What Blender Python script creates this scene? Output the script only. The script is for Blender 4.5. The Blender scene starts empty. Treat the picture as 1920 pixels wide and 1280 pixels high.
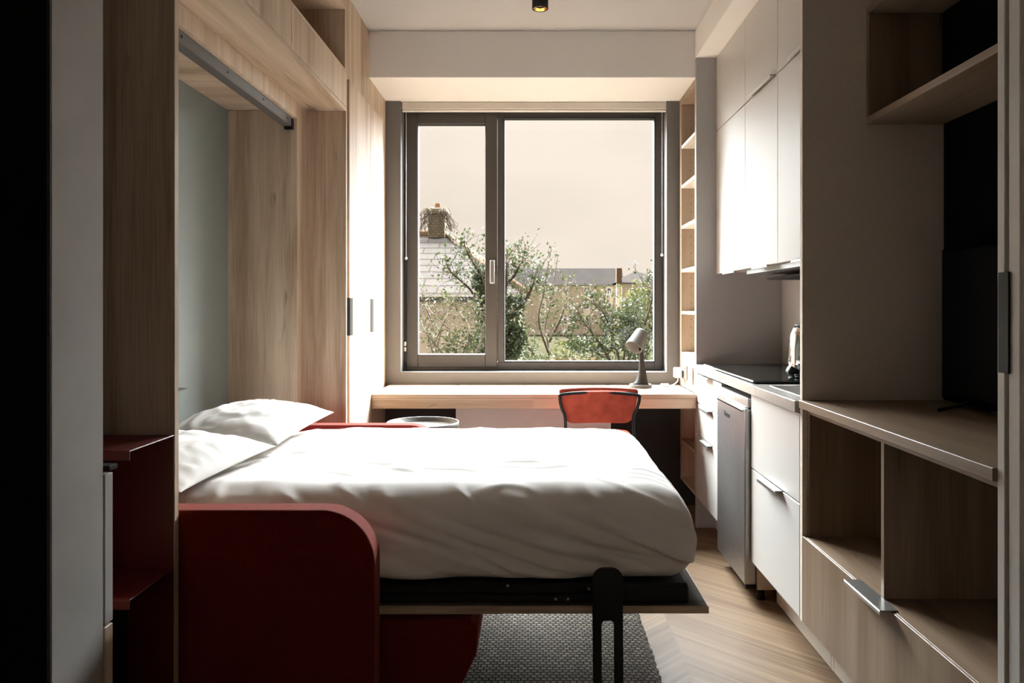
import bpy, bmesh, math, random
from mathutils import Vector, Matrix, noise

S = bpy.context.scene
COL = S.collection
F, VU, VV, H = 1440.0, 1000.0, 575.0, 1.216       # focal (px), vanishing point (px), eye height (m)

# ------------------------------------------------------------------ camera
cam_d = bpy.data.cameras.new('camera')
cam = bpy.data.objects.new('camera', cam_d)
COL.objects.link(cam)
cam.location = (0, 0, H)
cam.rotation_euler = (math.pi / 2, 0, 0)
cam_d.sensor_width = 36
cam_d.lens = F * 36 / 1920
cam_d.shift_x = (960 - VU) / 1920
cam_d.shift_y = -(640 - VV) / 1920
cam_d.clip_start = 0.05
cam_d.clip_end = 2000
S.camera = cam

# ------------------------------------------------------------------ sky
W = bpy.data.worlds.new('sky')
S.world = W
W.use_nodes = True
nt = W.node_tree
nt.nodes.clear()


def wn(t, **k):
    n = nt.nodes.new(t)
    for a, b in k.items():
        setattr(n, a, b)
    return n


def wmath(op, a, b=None, c=None, clamp=False):
    n = wn('ShaderNodeMath', operation=op, use_clamp=clamp)
    for i, v in enumerate((a, b, c)):
        if v is None:
            continue
        if isinstance(v, (int, float)):
            n.inputs[i].default_value = v
        else:
            nt.links.new(v, n.inputs[i])
    return n.outputs[0]


def wstep(v, a, b):
    n = wn('ShaderNodeMapRange', interpolation_type='SMOOTHSTEP')
    nt.links.new(v, n.inputs[0])
    n.inputs[1].default_value, n.inputs[2].default_value = a, b
    return n.outputs[0]


SKY_HIGH, SKY_SIDE, SKY_BASE = 110.0, 18.0, 1.05  # bright bands added above and beside the framed view to light the room
tc = wn('ShaderNodeTexCoord')
sep = wn('ShaderNodeSeparateXYZ')
nt.links.new(tc.outputs['Generated'], sep.inputs[0])
dx, dy, dz = sep.outputs
high = wmath('MULTIPLY', wstep(dz, 0.25, 0.45), wstep(dy, 0.05, 0.5))
high = wmath('MULTIPLY', high, SKY_HIGH)
side = wmath('MULTIPLY', wstep(wmath('ABSOLUTE', dx), 0.22, 0.62), wstep(dy, 0.1, 0.45))
side = wmath('MULTIPLY', wmath('MULTIPLY', side, wstep(dz, -0.05, 0.06)), SKY_SIDE)
cl = wn('ShaderNodeTexNoise')
mp = wn('ShaderNodeMapping')
mp.inputs['Scale'].default_value = (1, 1, 2.2)
nt.links.new(tc.outputs['Generated'], mp.inputs[0])
nt.links.new(mp.outputs[0], cl.inputs['Vector'])
cl.inputs['Scale'].default_value = 3.2
cl.inputs['Detail'].default_value = 5
cr = wn('ShaderNodeValToRGB')
cr.color_ramp.elements[0].position = 0.35
cr.color_ramp.elements[0].color = (0.80, 0.695, 0.605, 1)
cr.color_ramp.elements[1].position = 0.62
cr.color_ramp.elements[1].color = (0.90, 0.78, 0.69, 1)
nt.links.new(cl.outputs['Fac'], cr.inputs[0])
b1 = wn('ShaderNodeBackground')
nt.links.new(cr.outputs[0], b1.inputs[0])
b1.inputs[1].default_value = SKY_BASE
b2 = wn('ShaderNodeBackground')
b2.inputs[0].default_value = (0.90, 0.955, 0.995, 1)
nt.links.new(wmath('ADD', high, side), b2.inputs[1])
ad = wn('ShaderNodeAddShader')
nt.links.new(b1.outputs[0], ad.inputs[0])
nt.links.new(b2.outputs[0], ad.inputs[1])
wo = wn('ShaderNodeOutputWorld')
nt.links.new(ad.outputs[0], wo.inputs[0])
W.cycles.sampling_method = 'MANUAL'
W.cycles.sample_map_resolution = 1024

# ------------------------------------------------------------------ exposure
S.view_settings.view_transform = 'Standard'
S.view_settings.look = 'None'
S.view_settings.gamma = 1
S.view_settings.use_curve_mapping = False
S.view_settings.exposure = 0.2
S.cycles.max_bounces = 10
S.cycles.diffuse_bounces = 6
S.cycles.transparent_max_bounces = 16
S.cycles.caustics_reflective = False
S.cycles.caustics_refractive = False


# ------------------------------------------------------------------ materials
def newmat(name):
    m = bpy.data.materials.new(name)
    m.use_nodes = True
    t = m.node_tree
    b = t.nodes['Principled BSDF']
    return m, t, b


def node(t, typ, inputs=None, **k):
    n = t.nodes.new(typ)
    for a, v in k.items():
        setattr(n, a, v)
    for a, v in (inputs or {}).items():
        s = n.inputs[a]
        if isinstance(v, bpy.types.NodeSocket):
            t.links.new(v, s)
        else:
            s.default_value = v
    return n


def ramp(t, fac, stops):
    r = t.nodes.new('ShaderNodeValToRGB')
    e = r.color_ramp.elements
    while len(e) < len(stops):
        e.new(0.5)
    for i, (p, c) in enumerate(stops):
        e[i].position = p
        e[i].color = (*c, 1)
    t.links.new(fac, r.inputs[0])
    return r.outputs[0]


def plain(name, col, rough=0.5, metal=0.0, spec=0.5, var=0.04, scale=14, bump=0.0, bscale=300, sheen=0.0, tint=(1, 1, 1)):
    m, t, b = newmat(name)
    tc = node(t, 'ShaderNodeTexCoord')
    n = node(t, 'ShaderNodeTexNoise', {'Vector': tc.outputs['Object'], 'Scale': scale, 'Detail': 4.0})
    lo = tuple(c * (1 - var) for c in col)
    hi = tuple(min(1, c * (1 + var)) for c in col)
    t.links.new(ramp(t, n.outputs['Fac'], [(0.3, lo), (0.7, hi)]), b.inputs['Base Color'])
    b.inputs['Roughness'].default_value = rough
    b.inputs['Metallic'].default_value = metal
    b.inputs['Specular IOR Level'].default_value = spec
    if sheen:
        b.inputs['Sheen Weight'].default_value = sheen
        b.inputs['Sheen Roughness'].default_value = 0.4
        b.inputs['Sheen Tint'].default_value = (*tint, 1)
    if bump:
        n2 = node(t, 'ShaderNodeTexNoise', {'Vector': tc.outputs['Object'], 'Scale': bscale, 'Detail': 2.0})
        bp = node(t, 'ShaderNodeBump', {'Height': n2.outputs['Fac'], 'Strength': bump, 'Distance': 0.002})
        t.links.new(bp.outputs[0], b.inputs['Normal'])
    return m


def oak(axis, name, dark=(0.30, 0.200, 0.125), light=(0.47, 0.345, 0.24), rough=0.42):
    """oak laminate, grain running along axis"""
    m, t, b = newmat(name)
    tc = node(t, 'ShaderNodeTexCoord')
    a = 'XYZ'.index(axis)
    def scl(al, ac):
        return tuple(al if i == a else ac for i in range(3))
    m1 = node(t, 'ShaderNodeMapping', {'Vector': tc.outputs['Object'], 'Scale': scl(0.55, 7)})
    n1 = node(t, 'ShaderNodeTexNoise', {'Vector': m1.outputs[0], 'Scale': 1.6, 'Detail': 5.0, 'Distortion': 0.6})
    m2 = node(t, 'ShaderNodeMapping', {'Vector': tc.outputs['Object'], 'Scale': scl(3, 150)})
    n2 = node(t, 'ShaderNodeTexNoise', {'Vector': m2.outputs[0], 'Scale': 1.5, 'Detail': 3.0})
    m4 = node(t, 'ShaderNodeMapping', {'Vector': tc.outputs['Object'], 'Scale': scl(0.02, 8.5)})
    fl = node(t, 'ShaderNodeVectorMath', {0: m4.outputs[0]}, operation='FLOOR')
    wnz = node(t, 'ShaderNodeTexWhiteNoise', {'Vector': fl.outputs[0]})
    mx = node(t, 'ShaderNodeMath', {0: n1.outputs['Fac'], 1: 0.62}, operation='MULTIPLY')
    mx2 = node(t, 'ShaderNodeMath', {0: n2.outputs['Fac'], 1: 0.32, 2: mx.outputs[0]}, operation='MULTIPLY_ADD')
    mx3 = node(t, 'ShaderNodeMath', {0: wnz.outputs['Value'], 1: 0.12, 2: mx2.outputs[0]}, operation='MULTIPLY_ADD')
    col = ramp(t, mx3.outputs[0], [(0.36, dark), (0.50, tuple((x + y) / 2 for x, y in zip(dark, light))), (0.66, light)])
    # dark cracks and knots, short along the grain
    m3 = node(t, 'ShaderNodeMapping', {'Vector': tc.outputs['Object'], 'Scale': scl(2.2, 16)})
    n3 = node(t, 'ShaderNodeTexNoise', {'Vector': m3.outputs[0], 'Scale': 1.3, 'Detail': 2.0, 'Distortion': 1.2})
    kn = node(t, 'ShaderNodeMapRange', {0: n3.outputs['Fac'], 1: 0.69, 2: 0.78, 3: 0.0, 4: 0.7})
    mixc = node(t, 'ShaderNodeMix', {0: kn.outputs[0], 6: col, 7: (dark[0] * 0.4, dark[1] * 0.35, dark[2] * 0.3, 1)}, data_type='RGBA')
    t.links.new(mixc.outputs[2], b.inputs['Base Color'])
    b.inputs['Roughness'].default_value = rough
    b.inputs['Specular IOR Level'].default_value = 0.22
    bp = node(t, 'ShaderNodeBump', {'Height': n2.outputs['Fac'], 'Strength': 0.12, 'Distance': 0.001})
    t.links.new(bp.outputs[0], b.inputs['Normal'])
    return m


M = {}
for ax in 'XYZ':
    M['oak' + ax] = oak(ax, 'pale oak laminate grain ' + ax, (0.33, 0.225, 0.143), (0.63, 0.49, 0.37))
    M['brown_wood_' + ax] = oak(ax, 'shaded oak laminate grain ' + ax, (0.155, 0.098, 0.059), (0.26, 0.186, 0.128))  # darker copy of the same oak, dimmer light put into the colour
M['wall'] = plain('warm grey wall paint', (0.68, 0.66, 0.635), 0.75, var=0.015, scale=3, bump=0.05, bscale=500)
M['ceiling'] = plain('white ceiling paint', (0.44, 0.425, 0.41), 0.85, var=0.015, scale=3, bump=0.08, bscale=400)
M['soffit'] = plain('cream beam paint', (0.80, 0.78, 0.755), 0.7, var=0.01, scale=3)
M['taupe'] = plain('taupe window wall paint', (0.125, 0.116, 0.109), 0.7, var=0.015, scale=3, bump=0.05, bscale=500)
M['jamb'] = plain('grey lacquered jamb', (0.33, 0.305, 0.285), 0.6, var=0.10, scale=5)
M['pale_jamb'] = plain('pale grey lacquered door', (0.62, 0.585, 0.55), 0.5, var=0.04, scale=5)
M['hall'] = plain('pale hall paint', (0.84, 0.82, 0.79), 0.8)
M['kitchen_grey'] = plain('mid grey kitchen laminate', (0.365, 0.35, 0.335), 0.6, var=0.02, scale=4)
M['grey_panel'] = plain('grey woven laminate', (0.62, 0.535, 0.455), 0.6, var=0.05, scale=160, bump=0.1, bscale=900)
M['kitchen'] = plain('off white matt laminate', (0.49, 0.468, 0.442), 0.38, var=0.01, scale=3)
M['black'] = plain('black powder coated steel', (0.009, 0.008, 0.008), 0.6, var=0.1, spec=0.25)
M['black_panel'] = plain('black laminate and shade tone', (0.005, 0.0045, 0.0045), 0.8, spec=0.03)
M['shadow_panel'] = plain('dark brown shade tone', (0.022, 0.018, 0.016), 0.6)
M['screen'] = plain('dark screen glass', (0.004, 0.004, 0.005), 0.6, spec=0.02)
M['frame'] = plain('anthracite aluminium', (0.05, 0.044, 0.039), 0.45, var=0.03)
M['gasket'] = plain('black rubber gasket', (0.012, 0.012, 0.013), 0.6)
M['alu'] = plain('brushed aluminium', (0.62, 0.60, 0.57), 0.32, 1.0, var=0.03, scale=60)
M['grey_handle'] = plain('dark grey anodised handle', (0.035, 0.032, 0.03), 0.85, 0.0, spec=0.1)
M['steel'] = plain('brushed stainless steel', (0.42, 0.41, 0.40), 0.36, 1.0, var=0.05, scale=30)
M['counter'] = plain('grey steel look worktop', (0.30, 0.28, 0.26), 0.38, 0.6, var=0.05, scale=40)
M['chrome'] = plain('polished chrome', (0.85, 0.84, 0.82), 0.07, 1.0, var=0.0)
M['tv_case'] = plain('matt black plastic', (0.004, 0.004, 0.004), 0.9, spec=0.0)
M['hob'] = plain('black hob glass', (0.01, 0.01, 0.01), 0.08, spec=0.6)
M['green_glass'] = plain('green edged glass', (0.01, 0.03, 0.022), 0.08, spec=0.8)
M['white_plastic'] = plain('white plastic', (0.78, 0.76, 0.73), 0.4, var=0.01)
M['blind'] = plain('cream blind fabric', (0.50, 0.46, 0.41), 0.8, var=0.02)
M['back_panel'] = plain('grey green back panel', (0.20, 0.215, 0.195), 0.6, var=0.03, scale=4)
M['linen'] = plain('white cotton', (0.81, 0.775, 0.745), 0.9, var=0.012, scale=5, bump=0.12, bscale=1200, spec=0.2)
M['red_fabric'] = plain('terracotta wool felt', (0.13, 0.012, 0.008), 0.9, var=0.14, scale=90, bump=0.2, bscale=900, spec=0.1, sheen=0.35, tint=(1.0, 0.36, 0.28))
M['velvet'] = plain('terracotta velvet', (0.34, 0.055, 0.033), 0.85, var=0.20, scale=22, bump=0.15, bscale=700, spec=0.1, sheen=0.3, tint=(1.0, 0.4, 0.3))
M['red_metal'] = plain('oxide red powder coated steel', (0.115, 0.010, 0.008), 0.42, var=0.05)
M['lamp'] = plain('light grey lamp plastic', (0.10, 0.094, 0.086), 0.7, spec=0.15, var=0.02)
M['lamp_dark'] = plain('warm grey lamp stem', (0.022, 0.0195, 0.0175), 0.7, spec=0.1, var=0.02)
M['tray'] = plain('putty grey lacquered steel', (0.085, 0.077, 0.07), 0.45, var=0.02)
M['gold'] = plain('gold reflector', (0.75, 0.42, 0.12), 0.25, 1.0, var=0.02)
M['core'] = plain('pale birch shelf edge', (0.62, 0.56, 0.48), 0.55, var=0.03)
M['ply'] = oak('Z', 'pale oak shelf lining', (0.24, 0.17, 0.115), (0.35, 0.265, 0.195), 0.6)

# glass: clear pane with a faint reflection
m, t, b = newmat('window glass')
t.nodes.remove(b)
tr = node(t, 'ShaderNodeBsdfTransparent', {'Color': (0.97, 0.98, 0.97, 1)})
gl = node(t, 'ShaderNodeBsdfGlossy', {'Roughness': 0.02})
lw = node(t, 'ShaderNodeLayerWeight', {'Blend': 0.5})
fp = node(t, 'ShaderNodeMath', {0: lw.outputs['Facing'], 1: 5.0}, operation='POWER')
fr = node(t, 'ShaderNodeMath', {0: fp.outputs[0], 1: 0.5, 2: 0.03}, operation='MULTIPLY_ADD')
mxs = node(t, 'ShaderNodeMixShader', {0: fr.outputs[0], 1: tr.outputs[0], 2: gl.outputs[0]})
t.links.new(mxs.outputs[0], t.nodes['Material Output'].inputs[0])
M['glass'] = m

# floor: chevron oak planks
m, t, b = newmat('chevron oak floor')
tc = node(t, 'ShaderNodeTexCoord')
sx = node(t, 'ShaderNodeSeparateXYZ', {0: tc.outputs['Object']})
BW = 0.50
xo = node(t, 'ShaderNodeMath', {0: sx.outputs[0], 1: 0.518}, operation='SUBTRACT')
xb = node(t, 'ShaderNodeMath', {0: xo.outputs[0], 1: BW}, operation='DIVIDE')
band = node(t, 'ShaderNodeMath', {0: xb.outputs[0]}, operation='FLOOR')
pp = node(t, 'ShaderNodeMath', {0: xo.outputs[0], 1: BW}, operation='PINGPONG')
along = node(t, 'ShaderNodeMath', {0: pp.outputs[0], 1: 1.0, 2: sx.outputs[1]}, operation='MULTIPLY_ADD')   # 45 degree cut
pl = node(t, 'ShaderNodeMath', {0: along.outputs[0], 1: 0.135}, operation='DIVIDE')
pid = node(t, 'ShaderNodeMath', {0: pl.outputs[0]}, operation='FLOOR')
pfr = node(t, 'ShaderNodeMath', {0: pl.outputs[0]}, operation='FRACT')
cb = node(t, 'ShaderNodeCombineXYZ', {0: band.outputs[0], 1: pid.outputs[0]})
wv = node(t, 'ShaderNodeTexWhiteNoise', {'Vector': cb.outputs[0]})
across = node(t, 'ShaderNodeMath', {0: along.outputs[0], 1: 34.0}, operation='MULTIPLY')
dg = node(t, 'ShaderNodeMath', {0: pp.outputs[0], 1: 2.0}, operation='MULTIPLY')
gz = node(t, 'ShaderNodeMath', {0: wv.outputs['Value'], 1: 40.0}, operation='MULTIPLY')
gv = node(t, 'ShaderNodeCombineXYZ', {0: dg.outputs[0], 1: across.outputs[0], 2: gz.outputs[0]})
gn = node(t, 'ShaderNodeTexNoise', {'Vector': gv.outputs[0], 'Scale': 0.9, 'Detail': 5.0, 'Distortion': 0.4})
f1 = node(t, 'ShaderNodeMath', {0: wv.outputs['Value'], 1: 0.22}, operation='MULTIPLY')
f2 = node(t, 'ShaderNodeMath', {0: gn.outputs['Fac'], 1: 0.8, 2: f1.outputs[0]}, operation='MULTIPLY_ADD')
fc = ramp(t, f2.outputs[0], [(0.28, (0.094, 0.054, 0.029)), (0.5, (0.165, 0.105, 0.061)), (0.74, (0.236, 0.158, 0.096))])
e1 = node(t, 'ShaderNodeMath', {0: pfr.outputs[0], 1: 0.025}, operation='LESS_THAN')
xf = node(t, 'ShaderNodeMath', {0: xb.outputs[0]}, operation='FRACT')
e2 = node(t, 'ShaderNodeMath', {0: xf.outputs[0], 1: 0.007}, operation='LESS_THAN')
em = node(t, 'ShaderNodeMath', {0: e1.outputs[0], 1: e2.outputs[0]}, operation='MAXIMUM')
ef = node(t, 'ShaderNodeMath', {0: em.outputs[0], 1: 0.55}, operation='MULTIPLY')
fm = node(t, 'ShaderNodeMix', {0: ef.outputs[0], 6: fc, 7: (0.12, 0.08, 0.05, 1)}, data_type='RGBA')
t.links.new(fm.outputs[2], b.inputs['Base Color'])
b.inputs['Roughness'].default_value = 0.5
b.inputs['Specular IOR Level'].default_value = 0.15
M['floor'] = m

# rug: rows of looped wool knots
m, t, b = newmat('looped wool rug')
tc = node(t, 'ShaderNodeTexCoord')
br = node(t, 'ShaderNodeTexBrick', {'Vector': tc.outputs['Object'], 'Color1': (0.11, 0.088, 0.064, 1), 'Color2': (0.19, 0.15, 0.108, 1),
          'Mortar': (0.008, 0.007, 0.006, 1), 'Scale': 1.0, 'Mortar Size': 0.0048, 'Mortar Smooth': 0.9, 'Brick Width': 0.021, 'Row Height': 0.0185})
nz = node(t, 'ShaderNodeTexNoise', {'Vector': tc.outputs['Object'], 'Scale': 70.0, 'Detail': 3.0})
mixr = node(t, 'ShaderNodeMix', {0: 0.7, 6: br.outputs['Color'], 7: nz.outputs['Fac']}, data_type='RGBA', blend_type='OVERLAY')
t.links.new(mixr.outputs[2], b.inputs['Base Color'])
iv = node(t, 'ShaderNodeMath', {0: 1.0, 1: br.outputs['Fac']}, operation='SUBTRACT')
bp = node(t, 'ShaderNodeBump', {'Height': iv.outputs[0], 'Strength': 1.0, 'Distance': 0.01})
t.links.new(bp.outputs[0], b.inputs['Normal'])
b.inputs['Roughness'].default_value = 0.95
M['rug'] = m
M['lining'] = oak('X', 'grey brown board lining', (0.06, 0.049, 0.039), (0.12, 0.10, 0.08), 0.9)


def brick_mat(name, c1, c2, mortar, bw, rh, ms, axes='XZ', rough=0.85):
    m, t, b = newmat(name)
    tc = node(t, 'ShaderNodeTexCoord')
    s = node(t, 'ShaderNodeSeparateXYZ', {0: tc.outputs['Object']})
    c = node(t, 'ShaderNodeCombineXYZ', {0: s.outputs['XYZ'.index(axes[0])], 1: s.outputs['XYZ'.index(axes[1])]})
    br = node(t, 'ShaderNodeTexBrick', {'Vector': c.outputs[0], 'Color1': (*c1, 1), 'Color2': (*c2, 1), 'Mortar': (*mortar, 1),
              'Scale': 1.0, 'Mortar Size': ms, 'Brick Width': bw, 'Row Height': rh})
    nz = node(t, 'ShaderNodeTexNoise', {'Vector': tc.outputs['Object'], 'Scale': 1.5 / rh, 'Detail': 4.0})
    mr = node(t, 'ShaderNodeMix', {0: 0.22, 6: br.outputs['Color'], 7: nz.outputs['Color']}, data_type='RGBA', blend_type='SOFT_LIGHT')
    t.links.new(mr.outputs[2], b.inputs['Base Color'])
    b.inputs['Roughness'].default_value = rough
    b.inputs['Specular IOR Level'].default_value = 0.0
    return m


M['slate'] = brick_mat('pale roof slates', (0.043, 0.037, 0.0335), (0.049, 0.0425, 0.0385), (0.027, 0.0225, 0.0195), 0.50, 0.125, 0.012, 'XZ')
M['far_slate'] = brick_mat('far grey roof slates', (0.024, 0.0203, 0.019), (0.027, 0.0232, 0.0215), (0.022, 0.0188, 0.0172), 1.0, 0.5, 0.02, 'XZ')
M['stone'] = brick_mat('buff rubble stone', (0.54, 0.45, 0.355), (0.65, 0.55, 0.44), (0.70, 0.60, 0.50), 1.1, 0.42, 0.05, 'XZ')
M['render_wall'] = plain('tan house render', (0.64, 0.52, 0.415), 0.9, var=0.06, scale=2, spec=0.0)
M['terracotta'] = plain('terracotta ridge tile', (0.19, 0.115, 0.078), 0.85, var=0.15, scale=8, spec=0.0)
M['pale_stone'] = plain('pale dressed stone', (0.88, 0.78, 0.67), 0.9, var=0.05, scale=1, spec=0.0)
M['white_paint'] = plain('white painted joinery', (0.95, 0.93, 0.90), 0.6, var=0.02)
M['far_pane'] = plain('dark far glazing', (0.10, 0.10, 0.10), 0.2, var=0.2, scale=1)
M['chim_stone'] = brick_mat('mossy chimney stone', (0.15, 0.125, 0.088), (0.22, 0.185, 0.135), (0.10, 0.083, 0.058), 0.09, 0.05, 0.006, 'XZ')
M['gutter'] = plain('dark gutter', (0.05, 0.045, 0.04), 0.5)
M['bark'] = plain('grey brown bark', (0.07, 0.053, 0.039), 0.9, var=0.25, scale=25, spec=0.0)
M['twig'] = plain('pale dry twig', (0.12, 0.095, 0.073), 0.9, var=0.2, scale=25, spec=0.0)
M['ground'] = plain('rough garden ground', (0.02, 0.018, 0.011), 0.95, var=0.3, scale=0.8, spec=0.0)


def leaf_mat(name, c1, c2):
    m, t, b = newmat(name)
    tc = node(t, 'ShaderNodeTexCoord')
    nz = node(t, 'ShaderNodeTexNoise', {'Vector': tc.outputs['Object'], 'Scale': 9.0, 'Detail': 3.0})
    c = ramp(t, nz.outputs['Fac'], [(0.34, c1), (0.66, c2)])
    t.links.new(c, b.inputs['Base Color'])
    b.inputs['Roughness'].default_value = 0.45
    b.inputs['Specular IOR Level'].default_value = 0.04
    tl = node(t, 'ShaderNodeBsdfTranslucent', {'Color': c})
    ms = node(t, 'ShaderNodeMixShader', {0: 0.32, 1: b.outputs[0], 2: tl.outputs[0]})
    t.links.new(ms.outputs[0], t.nodes['Material Output'].inputs[0])
    return m


M['leaf_dark'] = leaf_mat('dark glossy leaves', (0.013, 0.018, 0.007), (0.036, 0.041, 0.017))
M['leaf_ivy'] = leaf_mat('ivy leaves', (0.016, 0.036, 0.007), (0.05, 0.08, 0.018))
M['leaf_yellow'] = leaf_mat('yellow green leaves', (0.042, 0.042, 0.013), (0.078, 0.074, 0.025))
M['leaf_mid'] = leaf_mat('olive leaves', (0.022, 0.025, 0.010), (0.050, 0.050, 0.021))

# ------------------------------------------------------------------ mesh helpers
ORIGIN = {}


def merge(dst, src, mat=None):
    me = bpy.data.meshes.new('t')
    src.to_mesh(me)
    src.free()
    if mat is not None:
        me.transform(mat)
    dst.from_mesh(me)
    bpy.data.meshes.remove(me)


def box(bm, x0, x1, y0, y1, z0, z1, bev=0.0015, seg=1, mat=None):
    b = bmesh.new()
    bmesh.ops.create_cube(b, size=1)
    for v in b.verts:
        v.co = Vector(((x0 + x1) / 2 + v.co.x * (x1 - x0), (y0 + y1) / 2 + v.co.y * (y1 - y0), (z0 + z1) / 2 + v.co.z * (z1 - z0)))
    lim = 0.45 * min(abs(x1 - x0), abs(y1 - y0), abs(z1 - z0))
    if bev > 0:
        bmesh.ops.bevel(b, geom=list(b.edges), offset=min(bev, lim), segments=seg, profile=0.5, affect='EDGES')
    merge(bm, b, mat)
    return bm


def B(*a, **k):
    return box(bmesh.new(), *a, **k)


def tube(bm, pts, r, n=8, closed=False, cap=True):
    pts = [Vector(p) for p in pts]
    rs = r if isinstance(r, (list, tuple)) else [r] * len(pts)
    rings = []
    up = None
    for i, p in enumerate(pts):
        if closed:
            d = (pts[(i + 1) % len(pts)] - pts[i - 1])
        else:
            d = (pts[min(i + 1, len(pts) - 1)] - pts[max(i - 1, 0)])
        d.normalize()
        if up is None:
            up = Vector((0, 0, 1)) if abs(d.z) < 0.9 else Vector((1, 0, 0))
        s = d.cross(up)
        if s.length < 1e-5:
            s = d.cross(Vector((0.3, 1, 0.2)))
        s.normalize()
        up = s.cross(d).normalized()
        rings.append([bm.verts.new(p + (s * math.cos(2 * math.pi * k / n) + up * math.sin(2 * math.pi * k / n)) * rs[i]) for k in range(n)])
    m = len(rings)
    for i in range(m if closed else m - 1):
        a, c = rings[i], rings[(i + 1) % m]
        for k in range(n):
            f = bm.faces.new((a[k], a[(k + 1) % n], c[(k + 1) % n], c[k]))
            f.smooth = True
    if cap and not closed:
        bm.faces.new(rings[0][::-1])
        bm.faces.new(rings[-1])
    return bm


def smooth_path(pts, k=6):
    P = [Vector(p) for p in pts]
    out = []
    for i in range(len(P) - 1):
        p0, p1, p2, p3 = P[max(i - 1, 0)], P[i], P[i + 1], P[min(i + 2, len(P) - 1)]
        for j in range(k):
            u = j / k
            out.append(0.5 * ((2 * p1) + (p2 - p0) * u + (2 * p0 - 5 * p1 + 4 * p2 - p3) * u * u + (3 * p1 - p0 - 3 * p2 + p3) * u ** 3))
    out.append(P[-1])
    return out


def lathe(bm, prof, c=(0, 0, 0), n=40, mat=None):
    """profile of (r, z) turned about the z axis through c"""
    b = bmesh.new()
    rings = []
    for r, z in prof:
        if r < 1e-6:
            rings.append([b.verts.new((0, 0, z))])
        else:
            rings.append([b.verts.new((r * math.cos(2 * math.pi * k / n), r * math.sin(2 * math.pi * k / n), z)) for k in range(n)])
    for a, d in zip(rings, rings[1:]):
        for k in range(n):
            q = [a[k % len(a)], a[(k + 1) % len(a)], d[(k + 1) % len(d)], d[k % len(d)]]
            u = []
            for v in q:
                if v not in u:
                    u.append(v)
            if len(u) >= 3:
                f = b.faces.new(u)
                f.smooth = True
    bmesh.ops.recalc_face_normals(b, faces=b.faces)
    mt = Matrix.Translation(c) @ (mat if mat is not None else Matrix.Identity(4))
    merge(bm, b, mt)
    return bm


def prism(bm, poly, axis, a, b_, bev=0.0, seg=2):
    """extrude a 2D polygon along axis ('X': poly is (y,z), 'Y': (x,z), 'Z': (x,y)) from a to b_"""
    b = bmesh.new()
    def P(p, t):
        return {'X': (t, p[0], p[1]), 'Y': (p[0], t, p[1]), 'Z': (p[0], p[1], t)}[axis]
    v0 = [b.verts.new(P(p, a)) for p in poly]
    v1 = [b.verts.new(P(p, b_)) for p in poly]
    n = len(poly)
    f0 = b.faces.new(v0)
    f1 = b.faces.new(v1[::-1])
    for i in range(n):
        b.faces.new((v0[i], v1[i], v1[(i + 1) % n], v0[(i + 1) % n]))
    bmesh.ops.recalc_face_normals(b, faces=b.faces)
    if bev:
        es = list(set(f0.edges) | set(f1.edges))
        bmesh.ops.bevel(b, geom=es, offset=bev, segments=seg, profile=0.5, affect='EDGES')
    merge(bm, b)
    return bm


def tag(o, label, cat, group=None, kind=None):
    o['label'] = label
    o['category'] = cat
    if group:
        o['group'] = group
    if kind:
        o['kind'] = kind
    return o


def thing(name, loc, label, cat, group=None, kind=None):
    o = bpy.data.objects.new(name, None)
    o.empty_display_size = 0.05
    COL.objects.link(o)
    o.location = loc
    ORIGIN[o] = Vector(loc)
    return tag(o, label, cat, group, kind)


def obj(name, bm, mat, parent=None, origin=None, smooth=False, label=None):
    """one mesh object from world coordinates, hung under its parent"""
    me = bpy.data.meshes.new(name)
    org = ORIGIN[parent] if parent is not None else Vector(origin or (0, 0, 0))
    bm.to_mesh(me)
    bm.free()
    me.transform(Matrix.Translation(-org))
    if smooth:
        me.polygons.foreach_set('use_smooth', [True] * len(me.polygons))
    me.materials.append(mat)
    o = bpy.data.objects.new(name, me)
    COL.objects.link(o)
    ORIGIN[o] = org
    if parent is not None:
        o.parent = parent
    else:
        o.location = org
    if label:
        o['label'] = label
    return o


def struct(name, bm, mat, label=None, cat=None):
    o = obj(name, bm, mat)
    o['kind'] = 'structure'
    if label:
        o['label'] = label
        o['category'] = cat
    return o


def copy_tree(o, parent=None):
    c = o.copy()
    COL.objects.link(c)
    c.parent = parent
    for ch in list(o.children):
        copy_tree(ch, c)
    return c


def at(u, v, y):
    return Vector(((u - VU) * y / F, y, H - (v - VV) * y / F))


# ------------------------------------------------------------------ the room
ZC = 2.74                     # ceiling
YW, YG = 4.72, 4.84           # window wall face, window plane
YB = 4.24                     # beam face
XL, XR = -0.886, 0.895        # cabinet fronts left and right
WL, WR = -1.42, 1.385         # side walls

struct('floor', B(WL - .1, WR + .1, -1.6, 5.0, -0.1, 0, bev=0), M['floor'], 'pale oak chevron plank floor', 'floor')
struct('ceiling', B(WL - .1, WR + .1, -1.6, 5.0, ZC, ZC + .1, bev=0), M['ceiling'], 'plain off-white plaster ceiling', 'ceiling')
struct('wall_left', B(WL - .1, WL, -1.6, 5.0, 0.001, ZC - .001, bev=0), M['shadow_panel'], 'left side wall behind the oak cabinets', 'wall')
struct('wall_right', B(WR, WR + .1, -1.6, 5.0, 0.001, ZC - .001, bev=0), M['wall'], 'right side wall behind the kitchen', 'wall')
struct('wall_hall', B(WL, WR, -.5, -.4, 0.001, ZC - .001, bev=0), M['hall'], 'unseen pale hall wall bouncing light back through the entrance', 'wall')  # unseen wall, set close and pale to bounce fill into the room
struct('wall_front', B(WL + .001, XL, 1.41, 1.585, 0.001, ZC - .001, bev=0.004), M['jamb'], 'grey end of wall beside the room entrance', 'wall')
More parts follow.
